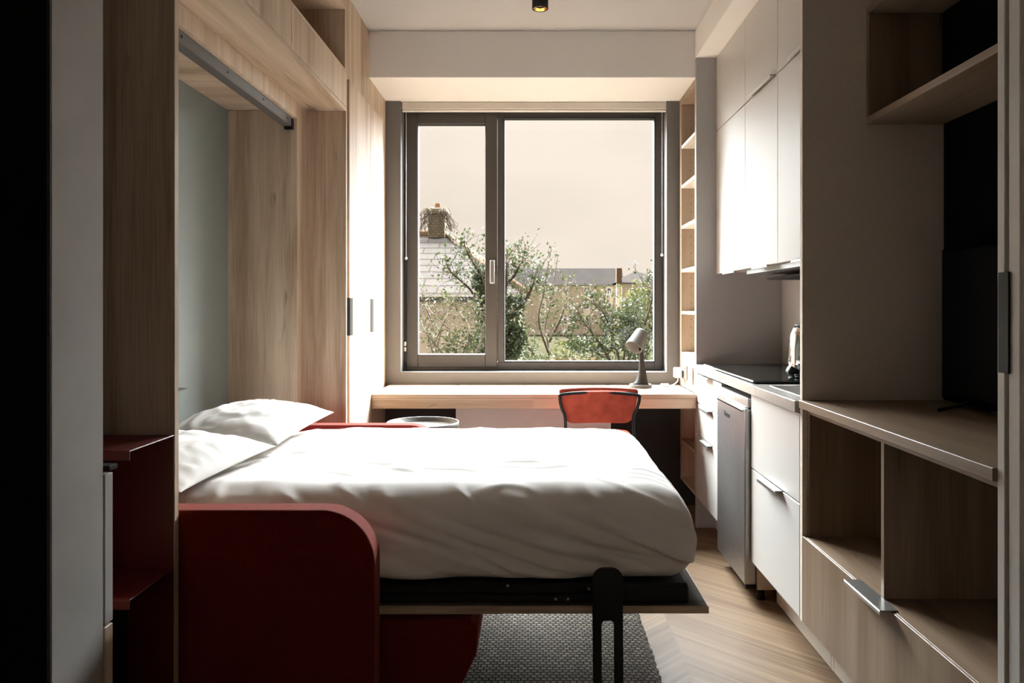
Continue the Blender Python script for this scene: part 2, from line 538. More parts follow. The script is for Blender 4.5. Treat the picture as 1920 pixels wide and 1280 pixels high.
struct('trim_4', B(WL + .022, XL - .001, 1.40, 1.409, 0.001, ZC - .001, bev=0), M['black_panel'], 'black sheet painting in the shade on the wall end beside the entrance', 'wall lining')  # black sheet: shade on the hall side of the wall, put into colour
for nm, x0, x1 in (('wall_hall_left', WL + .001, WL + .02), ('wall_hall_right', WR - .02, WR - .001)):
    struct(nm, B(x0, x1, -.39, 1.388, 0.001, ZC - .001, bev=0), M['hall'], 'unseen pale light-bouncing hall side wall, ' + nm.split('_')[-1], 'wall')  # unseen pale side sheets, added to bounce light back
OX0, OX1, OZ0, OZ1 = -0.815, 0.820, 0.815, 2.48
bm = bmesh.new()
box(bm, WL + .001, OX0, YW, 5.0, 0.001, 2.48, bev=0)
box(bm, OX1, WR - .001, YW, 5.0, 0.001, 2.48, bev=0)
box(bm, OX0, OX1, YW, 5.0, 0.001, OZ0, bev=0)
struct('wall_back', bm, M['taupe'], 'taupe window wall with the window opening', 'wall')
struct('trim_1', B(WL + .001, WR - .001, YB, 5.0, 2.481, ZC - .001, bev=0.002), M['soffit'], 'deep pale beam across the ceiling above the window', 'beam')
struct('trim_2', B(0.893, WR - .001, 2.60, YB - .002, 2.585, ZC - .001, bev=0.002), M['soffit'], 'boxed bulkhead above the kitchen wall cabinets', 'bulkhead')
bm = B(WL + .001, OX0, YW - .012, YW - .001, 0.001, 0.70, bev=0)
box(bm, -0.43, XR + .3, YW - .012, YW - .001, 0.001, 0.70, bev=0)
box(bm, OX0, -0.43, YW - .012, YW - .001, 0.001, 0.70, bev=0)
struct('trim_3', bm, M['shadow_panel'], 'dark sheet painting in the shade on the wall under the desk', 'wall lining')  # dark sheet over the wall, shade below the desk painted in

# window
win = bpy.data.objects.new('window_1', None)
COL.objects.link(win)
ORIGIN[win] = Vector((0, YG, OZ0))
win.location = ORIGIN[win]
tag(win, 'wide dark grey aluminium window above the desk', 'window', kind='structure')


def rect_frame(bm, x0, x1, z0, z1, wl, wr, wt, wb, y0, y1, bev=0.002):
    box(bm, x0, x0 + wl, y0, y1, z0, z1, bev=bev)
    box(bm, x1 - wr, x1, y0, y1, z0, z1, bev=bev)
    box(bm, x0 + wl, x1 - wr, y0, y1, z1 - wt, z1, bev=bev)
    box(bm, x0 + wl, x1 - wr, y0, y1, z0, z0 + wb, bev=bev)


def wx(u):
    return (u - VU) * YG / F


def wz(v):
    return H - (v - VV) * YG / F


fx0, fx1, fz0, fz1 = wx(758), wx(1243), OZ0 + .002, wz(208)
bm = bmesh.new()
rect_frame(bm, fx0, fx1, fz0, fz1, .012, .016 * 3.3, .04, .05, YG, YG + .075)
box(bm, wx(933), wx(946), YG, YG + .075, fz0 + .05, fz1 - .04, bev=.002)
obj('window_frame', bm, M['frame'], win)
bm = bmesh.new()
rect_frame(bm, wx(763), wx(932), wz(688), wz(212), wx(784) - wx(763), wx(932) - wx(910), wz(212) - wz(233), wz(664) - wz(688), YG - .012, YG + .05, bev=.003)
sash = obj('casement_sash', bm, M['frame'], win)
bm = bmesh.new()
rect_frame(bm, wx(782.5), wx(911.5), wz(665.5), wz(231.5), .006, .006, .006, .006, YG - .004, YG + .045, bev=0)
obj('gasket', bm, M['gasket'], sash)
bm = bmesh.new()
rect_frame(bm, wx(944.5), wx(1228.5), wz(678.5), wz(219), .006, .006, .008, .006, YG - .002, YG + .06, bev=0)
obj('gasket', bm, M['gasket'], win)
obj('glass_pane', B(wx(783), wx(911), YG + .018, YG + .022, wz(665), wz(232), bev=0), M['glass'], sash)
obj('glass_pane', B(wx(945), wx(1228), YG + .028, YG + .032, wz(678), wz(220), bev=0), M['glass'], win)
bm = bmesh.new()
hy = YG - .014
box(bm, wx(919), wx(928.5), hy - .012, hy + .001, wz(509), wz(488), bev=.003, seg=2)
box(bm, wx(920), wx(927.5), hy - .045, hy - .012, wz(500), wz(490), bev=.003, seg=2)
box(bm, wx(919.5), wx(928), hy - .055, hy - .04, wz(532), wz(489), bev=.005, seg=3)
obj('window_handle', bm, M['alu'], sash, label='silver lever handle')
bm = B(wx(758.5), wx(762.5), YG - .022, YG - .013, wz(648), wz(640), bev=.002)
box(bm, wx(758.5), wx(762.5), YG - .022, YG - .013, wz(658), wz(650), bev=.002)
obj('hinge', bm, M['white_plastic'], sash)

# blind rolled up at the head of the window
bl = thing('roller_blind', (0, YW + .04, 2.44), 'cream roller blind rolled up along the top of the window', 'blind')
bm = B(wx(757) + .004, wx(1247), YW + .015, YW + .075, 2.436, 2.479, bev=.004, seg=2)
obj('cassette', bm, M['blind'], bl)
obj('bottom_bar', B(wx(757) + .006, wx(1247) - .002, YW + .030, YW + .050, 2.423, 2.435, bev=.004, seg=2), M['white_plastic'], bl)
for sx_, u, vend in ((-1, 761.5, 484), (1, 1241.5, 478)):
    p = at(u, 210, YW + .06)
    q = at(u, vend, YW + .06)
    bm = bmesh.new()
    tube(bm, [p, q], .0016, 6)
    k = int((p.z - q.z) / .012)
    for i in range(k):
        b = bmesh.new()
        bmesh.ops.create_icosphere(b, subdivisions=1, radius=.0028)
        merge(bm, b, Matrix.Translation((p.x, p.y, p.z - i * .012)))
    ch = obj('pull_chain', bm, M['white_plastic'], bl)
    b = bmesh.new()
    bmesh.ops.create_uvsphere(b, u_segments=14, v_segments=8, radius=.009)
    for v in b.verts:
        v.co = v.co * 1.0 + q
    obj('chain_weight', b, M['white_plastic'], ch, smooth=True)

# ------------------------------------------------------------------ near right: door leaf
dr = bpy.data.objects.new('door_1', None)
COL.objects.link(dr)
ORIGIN[dr] = Vector((1.1, 1.43, 0))
dr.location = ORIGIN[dr]
tag(dr, 'grey door leaf standing at the right edge beside the television unit', 'door', kind='structure')
obj('door_panel', B(.895, WR - .022, 1.412, 1.447, .002, ZC - .002, bev=.002), M['pale_jamb'], dr)
bm = B(.8905, .8945, 1.440, 1.4725, 1.09, 1.282, bev=.001)
obj('handle', bm, M['black'], dr, label='black flush edge pull')

# ------------------------------------------------------------------ left: bed cabinet
XN = -1.072                   # niche front plane
YN0, YN1 = 1.897, 1.919       # near side panel
YF = 3.485                    # far side panel face
YWD = 3.652                   # wardrobe begins
ZS = 2.142                    # soffit of the bridging cupboard
bc = thing('bed_cabinet', (-1.1, 2.6, 0), 'tall pale oak wall cabinet around the fold-down bed with overhead cupboards', 'cabinet')
obj('side_panel', B(WL + .003, XL, YN0, YN1, .001, ZC - .002, bev=.001), M['oakZ'], bc, label='dark shaded oak side panel nearest the entrance')
obj('side_panel', B(WL + .003, XN - .004, YF, YF + .02, .001, 2.1065, bev=.001), M['oakZ'], bc)
obj('front_post', B(XN - .022, XN, YF - .001, 3.632, .001, ZS - .001, bev=.001), M['oakZ'], bc)
obj('return_panel', B(XN - .02, XL, 3.6325, 3.650, .001, ZS - .001, bev=.001), M['oakZ'], bc)
obj('header', B(XN - .022, XN, YN1 + .001, YF - .002, 2.072, ZS - .001, bev=.001), M['oakZ'], bc)
obj('niche_ceiling', B(WL + .003, XN - .024, YN1 + .001, YF - .001, 2.107, 2.125, bev=.001), M['oakX'], bc)
obj('back_panel', B(-1.402, -1.384, YN1 + .001, YF - .001, .02, 2.106, bev=.001), M['back_panel'], bc, label='grey green panel at the back of the bed niche')
obj('soffit_board', B(WL + .003, XL, YN1 + .001, 3.650, ZS, ZS + .018, bev=.0015), M['oakY'], bc)
for y0, y1 in ((YN1 + .002, 2.8165), (2.8195, 3.650)):
    obj('flap_door', B(XL - .019, XL, y0, y1, ZS + .020, 2.325, bev=.001), M['oakZ'], bc)
obj('shelf_floor', B(WL + .003, XL - .002, YN1 + .001, 3.62, 2.327, 2.339, bev=.001), M['oakY'], bc)
obj('shelf_top', B(WL + .003, XL - .002, YN1 + .001, 3.62, 2.618, 2.632, bev=.001), M['oakY'], bc)
obj('shelf_end', B(WL + .003, XL - .002, 3.6205, 3.650, 2.327, ZC - .002, bev=.001), M['oakZ'], bc)
obj('shelf_back', B(WL + .004, WL + .016, YN1 + .001, 3.62, 2.34, 2.617, bev=.001), M['oakY'], bc)
obj('fascia', B(XL - .02, XL - .002, YN1 + .001, 3.6195, 2.633, ZC - .002, bev=.001), M['oakZ'], bc)
# steel rail under the header
rail_bm = B(-1.094, -1.090, YN1 + .004, YF - .025, 2.034, 2.10, bev=.0008)
box(rail_bm, -1.130, -1.090, YN1 + .004, YF - .025, 2.030, 2.034, bev=.0008)
rail = obj('steel_rail', rail_bm, plain('satin steel rail', (0.10, 0.09, 0.08), 0.6, 0.2), bc)
for y in (2.02, 2.38, 2.74, 3.1, 3.40):
    obj('screw', tube(bmesh.new(), [(-1.0899, y, 2.053), (-1.0885, y, 2.053)], .005, 10), M['black'], rail)
obj('end_bracket', B(-1.125, -1.086, YF - .024, YF - .002, 2.018, 2.066, bev=.002), M['black'], rail)
# small bedside ledge in the niche
lg = thing('bedside_ledge', (-1.25, 2.3, .94), 'thin dark metal ledge on the grey green niche wall above the pillows', 'shelf')
bm = B(-1.383, -1.150, YN1 + .003, 2.55, .943, .947, bev=.001)
box(bm, -1.383, -1.379, YN1 + .003, 2.55, .9475, .99, bev=.001)
obj('ledge_plate', bm, M['black'], lg)

# ------------------------------------------------------------------ wardrobe
wd = thing('wardrobe', (-1.15, 4.15, 0), 'pale oak wardrobe with tall doors left of the window', 'wardrobe')
obj('carcass', B(WL + .003, XL - .021, YWD, YW - .014, .001, ZC - .002, bev=.001), M['oakZ'], wd)


def edge_pull(bm, y0, y1, z0, z1, x):
    box(bm, x, x + .003, y0, y1, z0, z1, bev=.001)
    box(bm, x - .018, x + .002, y0 - .0022, y0 + .0004, z0, z1, bev=.0006)


zt = 2.312
d1 = obj('door', B(XL - .019, XL, 3.700, 4.176, .08, zt, bev=.0015), M['oakZ'], wd)
bm = bmesh.new()
edge_pull(bm, 3.7002, 3.760, 1.078, 1.259, XL)
obj('handle', bm, M['grey_handle'], d1, label='dark grey wrap-around edge pull')
d2 = obj('door', B(XL - .019, XL, 4.180, 4.520, .866, zt, bev=.0015), M['oakZ'], wd)
bm = bmesh.new()
edge_pull(bm, 4.1802, 4.248, 1.078, 1.259, XL)
obj('handle', bm, M['grey_handle'], d2, label='dark grey wrap-around edge pull')
obj('lower_panel', B(XL - .019, XL, 4.180, 4.520, .08, .862, bev=.0015), M['oakZ'], wd)
obj('plinth', B(XL - .019, XL - .01, 3.700, 4.520, .001, .076, bev=.001), M['oakY'], wd)

# ------------------------------------------------------------------ near left: drawer cabinet and red shelves
dc = thing('drawer_cabinet', (-1.15, 1.604, 0), 'low drawer cabinet tucked behind the grey wall end at left', 'drawers')
obj('carcass', B(WL + .003, XL - .021, 1.588, 1.619, .001, .884, bev=.001), M['oakZ'], dc)
for z0, z1 in ((.08, .552), (.557, .868)):
    d = obj('drawer', B(XL - .019, XL, 1.588, 1.619, z0, z1, bev=.0015), M['jamb'] if z0 > .3 else M['oakZ'], dc)
    if z0 > .3:
        obj('handle', B(XL - .02, XL + .010, 1.588, 1.620, .876, .887, bev=.002), M['grey_handle'], d)
rs = thing('red_metal_shelves', (-1.15, 1.79, 0), 'dark red folded steel shelves between drawers and oak side panel', 'shelf')
for z in (.9, .573):
    bm = B(WL + .003, XL, 1.685, YN0 - .003, z - .003, z, bev=.0008)
    box(bm, WL + .003, XL, 1.685, 1.688, z - .022, z - .0025, bev=.0008)
    obj('shelf', bm, M['red_metal'], rs)
obj('side_sheet', B(WL + .003, XL - .002, YN0 - .0025, YN0 - .0005, .03, .896, bev=0), M['red_metal'], rs)
obj('shade_sheet', B(WL + .003, XL - .004, 1.6845, 1.6865, .03, .55, bev=0), M['black_panel'], rs)  # black sheet across the open niche, its darkness put into the colour

# ------------------------------------------------------------------ sofa
so = thing('sofa', (-.85, 2.66, 0), 'terracotta red felt sofa with rounded arms under the fold-down bed', 'sofa')


def arm_poly(x0, x1, z0, z1, r, n=14):
    p = [(x0, z0), (x1, z0)]
    for i in range(n + 1):
        a = math.pi / 2 * i / n
        p.append((x1 - r + r * math.cos(a), z1 - r + r * math.sin(a)))
    p.append((x0, z1))
    return p


for y0, y1 in ((1.932, 2.008), (3.322, 3.398)):
    bm = bmesh.new()
    prism(bm, arm_poly(-1.33, -.400, .10, .704, .135), 'Y', y0, y1, bev=.007, seg=3)
    obj('arm', bm, M['red_fabric'], so, smooth=False)
bm = bmesh.new()
prism(bm, [(-1.33, .20), (-.20, .20), (-.150, .30), (-.145, .375), (-.165, .393), (-1.33, .393)], 'Y', 2.012, 3.318, bev=.012, seg=3)
obj('seat', bm, M['red_fabric'], so)
bm = B(-1.3, -.24, 2.03, 2.06, .165, .199, bev=.003)
box(bm, -1.3, -.24, 3.27, 3.30, .165, .199, bev=.003)
box(bm, -.27, -.24, 2.061, 3.269, .165, .199, bev=.003)
obj('base_frame', bm, M['black'], so)
for x in (-1.25, -.255):
    for y in (2.045, 3.285):
        obj('leg', B(x - .014, x + .014, y - .014, y + .014, .001 if x < -.9 or y > 3.25 else .016, .165, bev=.002), M['black'], so)

# ------------------------------------------------------------------ fold-down bed
bed = thing('wall_bed', (-.4, 2.66, 0), 'fold-down wall bed lowered over the sofa on a black folding leg', 'bed')
bm = bmesh.new()
poly = [(-1.05, 2.021), (-.13, 2.021), (-.07, 2.026), (.463, 2.026), (.463, 3.318), (-1.05, 3.318)]
prism(bm, poly, 'Z', .407, .426, bev=.001, seg=1)
fb = obj('front_board', bm, M['oakX'], bed)
obj('board_lining', B(-1.04, .460, 2.030, 3.314, .4262, .4268, bev=0), M['lining'], fb, label='darker grey brown inner face of the board')
bm = bmesh.new()
for y0, y1 in ((2.046, 2.076), (3.262, 3.292)):
    box(bm, -1.3, .16, y0, y1, .4272, .449, bev=.003)
    box(bm, -1.3, .413, y0 + .004, y1 - .004, .450, .478, bev=.004)
box(bm, .165, .413, 2.044, 2.30, .4272, .474, bev=.004)
box(bm, .385, .413, 2.301, 3.26, .4272, .474, bev=.004)
box(bm, -1.3, -1.27, 2.08, 3.26, .43, .474, bev=.004)
for i in range(9):
    x = -1.1 + i * .16
    box(bm, x, x + .06, 2.077, 3.261, .452, .468, bev=.002)
frm = obj('bed_frame', bm, M['black'], bed)
for u, v in ((1042, 1123), (1065, 1123), (952, 1098), (1104, 1104)):
    p = at(u, v, 2.044)
    obj('bolt', tube(bmesh.new(), [p, p + Vector((0, .004, 0))], .0035, 10), M['steel'], frm)
bm = bmesh.new()
lx0, lx1 = .1535, .2325
pol = [(lx0, .40)]
r_ = .030
for i in range(9):
    a = math.pi - math.pi / 2 * i / 8
    pol.append((lx0 + r_ + r_ * math.cos(a), .539 - r_ + r_ * math.sin(a)))
for i in range(9):
    a = math.pi / 2 - math.pi / 2 * i / 8
    pol.append((lx1 - r_ + r_ * math.cos(a), .539 - r_ + r_ * math.sin(a)))
pol.append((lx1, .40))
# slotted plate: two bars joined by a rounded bridge
sl = (lx0 + .0235, lx1 - .0235)
pol += [(lx1 + .003, .016), (sl[1] + .002, .016), (sl[1], .394), (sl[1] - .006, .402), (sl[0] + .006, .402), (sl[0], .394), (sl[0] + .002, .016), (lx0 + .003, .016)]
prism(bm, pol, 'Y', 1.990, 2.000, bev=.0015, seg=1)
leg = obj('folding_leg', bm, M['black'], bed)
obj('rivet', tube(bmesh.new(), [(lx0 + .027, 1.9885, .508), (lx0 + .027, 1.991, .508)], .006, 12), M['black'], leg)
obj('pivot', tube(bmesh.new(), [(lx0 + .04, 2.0, .455), (lx0 + .04, 2.043, .455)], .012, 12), M['black'], leg)


# duvet
def rounded_shell(nx, ny, nz, hx, hy, hz, r, fn):
    """rounded box shell with square-ish cells; fn moves each point (p, normal) -> p"""
    bm = bmesh.new()
    idx = {}
    def V(i, j, k):
        if (i, j, k) not in idx:
            q = Vector(((i / nx * 2 - 1) * hx, (j / ny * 2 - 1) * hy, (k / nz * 2 - 1) * hz))
            c = Vector([max(-h + r, min(h - r, a)) for a, h in zip(q, (hx, hy, hz))])
            d = q - c
            if d.length > 1e-9:
                # even spread of the corner arcs
                n = d.normalized()
            else:
                n = Vector((0, 0, 1))
            p = c + n * r if d.length > 1e-9 else q
            idx[(i, j, k)] = bm.verts.new(fn(p, n))
        return idx[(i, j, k)]
    for i in range(nx):
        for j in range(ny):
            for k, fl in ((0, True), (nz, False)):
                q = [V(i, j, k), V(i + 1, j, k), V(i + 1, j + 1, k), V(i, j + 1, k)]
                bm.faces.new(q[::-1] if fl else q)
    for i in range(nx):
        for k in range(nz):
            for j, fl in ((0, False), (ny, True)):
                q = [V(i, j, k), V(i + 1, j, k), V(i + 1, j, k + 1), V(i, j, k + 1)]
                bm.faces.new(q[::-1] if fl else q)
    for j in range(ny):
        for k in range(nz):
            for i, fl in ((0, True), (nx, False)):
                q = [V(i, j, k), V(i, j + 1, k), V(i, j + 1, k + 1), V(i, j, k + 1)]
                bm.faces.new(q[::-1] if fl else q)
    for f in bm.faces:
        f.smooth = True
    return bm


def nz3(x, y, z, s=0.0):
    return noise.noise(Vector((x + s, y - s * .7, z + s * .3)))


def ridge(v, sharp=2.0):
    return max(0.0, 1 - abs(v) * sharp)


DX0, DX1, DY0, DY1, DZ0, DZ1 = -1.31, .464, 2.038, 3.305, .479, .706
dcx, dcy, dcz = (DX0 + DX1) / 2, (DY0 + DY1) / 2, (DZ0 + DZ1) / 2


def duvet_fn(p, n):
    q = Vector((p.x + dcx, p.y + dcy, p.z + dcz))
    side = max(0.0, -n.y)
    top = max(0.0, n.z)
    d = 0.0
    # soft body
    d += .010 * nz3(q.x * 2.2, q.y * 2.2, q.z * 2, 3) * (1 if n.z > -.2 else 0)
    # fine top wrinkles, long across the bed
    d += .0030 * nz3(q.x * 5 + q.y * 3, q.y * 16, 0, 9) * top
    d += .0045 * ridge(nz3(q.x * 3.5 - q.y * 2, q.y * 9 + q.x * 2.5, 0, 21), 6) * top
    # puckers along the near shoulder
    sh = max(0.0, 1 - abs(n.z - .75) * 3) * (1 if n.y < .1 else 0)
    d += sh * .012 * ridge(nz3(q.x * 7 + q.z * 8, q.z * 5 - q.x * 2, 0, 51), 4)
    # diagonal folds down the near side
    t = q.x * 1.0 + (q.z - .6) * 3.0
    s = q.x * .9 - (q.z - .6) * 1.2
    low = max(0.0, min(1.0, (.69 - q.z) / .14))
    d += side * low * (.022 * nz3(t * 2.4, s * 1.1, 0, 5) + .018 * ridge(nz3(t * 3.4, s * .8, 0, 13), 5.0) - .018 * ridge(nz3(t * 4.3, s * .9, 0, 43), 6.0))
    d += side * .006 * nz3(q.x * 3, q.z * 14, 0, 31)
    # foot end folds
    ex = max(0.0, n.x)
    d += ex * low * (.014 * nz3(q.y * 5 + q.z * 6, q.z * 4, 0, 15) + .008 * ridge(nz3(q.y * 9, q.z * 3, 1, 17), 3))
    q += n * d
    # gentle dome along the bed, slack at the far edge
    if n.z > .3:
        fx = (q.x - dcx) / ((DX1 - DX0) / 2)
        fy = (q.y - dcy) / ((DY1 - DY0) / 2)
        q.z += .010 * (1 - fx ** 2) * (1 - fy ** 2)
        hd = max(0.0, min(1.0, (-.90 - q.x) / .16))
        q.z -= .024 * hd * hd * (3 - 2 * hd)
    # the near shoulder slopes back like a soft filled edge
    zt_ = max(0.0, min(1.0, (q.z - .50) / .21))
    wy = max(0.0, min(1.0, (dcy - q.y) / .5))
    q.y += .080 * zt_ * wy
    wx_ = max(0.0, min(1.0, (q.x - dcx) / .8))
    q.x -= .030 * zt_ * zt_ * wx_
    # tuck the bottom in, pull corners
    if q.z < dcz:
        k = (dcz - q.z) / (dcz - DZ0)
        q.y -= k * k * .050 * (1 if q.y < dcy else -.3)
        q.x += k * k * .006 * (1 if q.x > dcx else 0)
    q.z = max(q.z, DZ0)
    return q


bm = rounded_shell(220, 150, 40, (DX1 - DX0) / 2, (DY1 - DY0) / 2, (DZ1 - DZ0) / 2, .112, duvet_fn)
bmesh.ops.smooth_vert(bm, verts=bm.verts, factor=.5, use_axis_x=True, use_axis_y=True, use_axis_z=True)
du = obj('duvet', bm, M['linen'], origin=(dcx, dcy, DZ0), smooth=True)
tag(du, 'thick white cotton duvet spread over the whole bed', 'duvet')


def pillow(name, label, cx, cy, cz, lx, ly, th, rx, ry, rz, seed):
    bm = bmesh.new()
    n, m_ = 64, 52
    rot = Matrix.Rotation(rz, 4, 'Z') @ Matrix.Rotation(ry, 4, 'Y') @ Matrix.Rotation(rx, 4, 'X')
    def P(i, j, sgn):
        s = -1 + 2 * i / n
        t_ = -1 + 2 * j / m_
        # denser towards edges
        s = math.sin(s * math.pi / 2)
        t_ = math.sin(t_ * math.pi / 2)
        # sides pinch in, corners stay out
        x = s * lx / 2 * (1 - .07 * (1 - t_ ** 2) * abs(s) ** 3)
        y = t_ * ly / 2 * (1 - .06 * (1 - s ** 2) * abs(t_) ** 3)
        h = max(0.0, (1 - s ** 2)) ** .52 * max(0.0, (1 - t_ ** 2)) ** .52
        edge = 1 - h
        z = sgn * th / 2 * h
        if sgn > 0:
            front = math.exp(-(1 - s) * 5.5) if s > 0 else 0.0
            ends = math.exp(-(1 - abs(t_)) * 6.0)
            z += .007 * nz3(x * 5, y * 4, 0, seed) * h
            # fine gathers running in from the front seam and, weaker, from the ends
            z += .022 * front * h * (nz3(y * 34 + x * 6, x * 5, 0, seed + 4) + .6 * nz3(y * 60, x * 8, 0, seed + 6))
            z += .011 * ends * h * nz3(x * 30, y * 5, 0, seed + 9)
            # a few long soft creases fanning from the front corner
            z += .008 * ridge(nz3(x * 3 + y * 7, x * 9 - y * 2.5, 0, seed + 8), 5) * h - .007 * ridge(nz3(x * 4 + y * 8, x * 8 - y * 3, 0, seed + 18), 6) * h
        else:
            z *= .30
        return rot @ Vector((x, y, z)) + Vector((cx, cy, cz))
    grids = []
    for sgn in (1, -1):
        g = {}
        for i in range(n + 1):
            for j in range(m_ + 1):
                if sgn < 0 and (i in (0, n) or j in (0, m_)):
                    g[i, j] = grids[0][i, j]
                else:
                    g[i, j] = bm.verts.new(P(i, j, sgn))
        grids.append(g)
        for i in range(n):
            for j in range(m_):
                q = [g[i, j], g[i + 1, j], g[i + 1, j + 1], g[i, j + 1]]
                f = bm.faces.new(q if sgn > 0 else q[::-1])
                f.smooth = True
    o = obj(name, bm, M['linen'], origin=(cx, cy, cz - th / 2), smooth=True)
    return tag(o, label, 'pillow', 'white pillows at the head of the bed')


pillow('pillow', 'white pillow on the window side, nearer the red far arm', -1.085, 2.925, .757, .47, .60, .185, .045, -.02, -.06, 2)
pillow('pillow', 'white creased pillow nearest the entrance, partly hidden by the oak side panel', -1.125, 2.325, .738, .46, .58, .175, .03, .0, -.10, 11)

# ------------------------------------------------------------------ rug
bm = bmesh.new()
nx, ny = 70, 100
rx0, rx1, ry0, ry1 = -.87, .416, 1.55, 3.22
vs = {}
for i in range(nx + 1):
    for j in range(ny + 1):
        x = rx0 + (rx1 - rx0) * i / nx
        y = ry0 + (ry1 - ry0) * j / ny
        if i == nx:
            x += .004 * math.sin(j * 2.1) + .004 * nz3(y * 8, 0, 0)
        z = .012 + .0025 * nz3(x * 60, y * 60, 0)
        if i in (0, nx) or j in (0, ny):
            z = .004
        vs[i, j] = bm.verts.new((x, y, z))
for i in range(nx):
    for j in range(ny):
        bm.faces.new((vs[i, j], vs[i + 1, j], vs[i + 1, j + 1], vs[i, j + 1]))
ret = bmesh.ops.extrude_face_region(bm, geom=list(bm.faces))
for v in ret['geom']:
    if isinstance(v, bmesh.types.BMVert):
        v.co.z += .0
for v in vs.values():
    v.co.z = .001
bmesh.ops.recalc_face_normals(bm, faces=bm.faces)
rug = obj('rug', bm, M['rug'], origin=(-.24, 2.4, .001), smooth=True)
tag(rug, 'dark grey and beige looped wool rug on the floor under the bed', 'rug')

# ------------------------------------------------------------------ desk
dk = thing('desk', (0, 4.45, 0), 'long pale oak built-in desk below the window', 'desk')
YD = 4.20
obj('desk_top', B(XL + .002, XR - .003, YD, YW - .003, .716, .738, bev=.0015), M['oakX'], dk)
obj('apron', B(XL + .002, XR - .003, YD + .001, YD + .022, .659, .7155, bev=.001), M['oakX'], dk)
obj('modesty_panel', B(-.438, .438, YD + .14, YD + .158, .02, .7155, bev=.001), M['wall'], dk, label='light grey panel under the middle of the desk')
for x in (-.46, .455):
    obj('cable_slot', B(x - .012, x + .012, YW - .022, YW - .004, .7382, .7405, bev=.0005), M['gasket'], dk)

# ------------------------------------------------------------------ tray table
tx, ty = -.555, 3.86
tt = thing('tray_table', (tx, ty, 0), 'round putty grey tray table between sofa arm and desk', 'side table')
R_ = .181
ZT = .640
lathe_bm = bmesh.new()
lathe(lathe_bm, [(0, ZT - .030), (R_ - .004, ZT - .030), (R_, ZT - .026), (R_, ZT - .002), (R_ - .003, ZT), (R_ - .006, ZT - .002), (R_ - .006, ZT - .024), (0, ZT - .024)], (tx, ty, 0), 64)
obj('tray', lathe_bm, M['tray'], tt)
for k in range(3):
    a = math.radians(-20 + 120 * k)
    px_, py_ = tx + (R_ - .012) * math.cos(a), ty + (R_ - .012) * math.sin(a)
    obj('leg', tube(bmesh.new(), [(px_, py_, .012), (px_, py_, ZT - .031)], .008, 12), M['tray'], tt)
bm = bmesh.new()
tube(bm, [(tx + (R_ - .012) * math.cos(2 * math.pi * i / 48), ty + (R_ - .012) * math.sin(2 * math.pi * i / 48), .009) for i in range(48)], .008, 10, closed=True)
obj('base_ring', bm, M['tray'], tt)

# ------------------------------------------------------------------ desk chair
ch = thing('desk_chair', (.335, 3.9, 0), 'terracotta velvet chair with black tubular frame pulled up to the desk', 'chair')
YCH = 3.70


def cp(u, v, y=YCH):
    return at(u, v, y)


def round_poly(pts, r, n=6):
    out = []
    k = len(pts)
    for i in range(k):
        p, a, b = Vector(pts[i]), Vector(pts[i - 1]), Vector(pts[(i + 1) % k])
        rr = r[i] if isinstance(r, (list, tuple)) else r
        d1, d2 = (a - p).normalized() * rr, (b - p).normalized() * rr
        for j in range(n + 1):
            u = j / n
            out.append(tuple((p + d1) * (1 - u) ** 2 + p * 2 * u * (1 - u) + (p + d2) * u * u))
    return out


c0 = [cp(1047, 730), cp(1199, 730), cp(1186, 795), cp(1060, 795)]
pol = round_poly([(p.x, p.z) for p in c0], [.02, .02, .045, .045])
bm = bmesh.new()
prism(bm, pol, 'Y', 0, .045, bev=.010, seg=3)
bmesh.ops.subdivide_edges(bm, edges=[e for e in bm.edges if e.calc_length() > .05], cuts=6, use_grid_fill=True)
xc = (c0[0].x + c0[1].x) / 2
for v in bm.verts:
    f = (v.co.x - xc) / .2
    v.co.y += YCH + .002 - .030 * f * f + .03          # back curves around the sitter
    if v.co.z > .8:
        v.co.z += .006 * (1 - f * f)
obj('backrest', bm, M['velvet'], ch)


def fr_y(x):
    f = (x - xc) / .2
    return YCH + .018 - .030 * f * f


tl, trr = cp(1049, 741), cp(1199, 742)
kl, kr = cp(1060, 789), cp(1187, 789)
pts = []
bl_, br_ = Vector((kl.x - .012, YCH - .05, .009)), Vector((kr.x + .035, YCH - .05, .009))
path = [bl_, Vector((kl.x - .006, YCH - .028, .45)), Vector((kl.x, fr_y(kl.x) - .004, kl.z)), Vector((kl.x - .018, fr_y(kl.x - .018), (kl.z + tl.z) / 2)),
        Vector((tl.x + .002, fr_y(tl.x), tl.z - .012)), Vector((tl.x + .022, fr_y(tl.x + .022), tl.z + .006)),
        Vector((xc, fr_y(xc), tl.z + .012)),
        Vector((trr.x - .022, fr_y(trr.x - .022), trr.z + .006)), Vector((trr.x - .002, fr_y(trr.x), trr.z - .012)),
        Vector((kr.x + .018, fr_y(kr.x + .018), (kr.z + trr.z) / 2)), Vector((kr.x, fr_y(kr.x) - .004, kr.z)),
        Vector((kr.x + .012, YCH - .028, .45)), br_]
obj('back_frame', tube(bmesh.new(), smooth_path(path, 6), .0075, 10), M['black'], ch, smooth=True)
bm = bmesh.new()
pol = round_poly([(xc - .19, 3.745), (xc + .19, 3.745), (xc + .20, 4.15), (xc - .20, 4.15)], [.06, .06, .08, .08])
prism(bm, pol, 'Z', .500, .558, bev=.022, seg=4)
obj('seat', bm, M['velvet'], ch)
bm = bmesh.new()
for sx_ in (-1, 1):
    tube(bm, [(xc + sx_ * .155, YCH - .022, .49), (xc + sx_ * .165, 4.12, .50)], .0075, 10)
tube(bm, [(xc - .155, 3.80, .505), (xc + .155, 3.80, .505)], .0075, 10)
tube(bm, [(xc - .165, 4.09, .505), (xc + .165, 4.09, .505)], .0075, 10)
obj('seat_frame', bm, M['black'], ch)
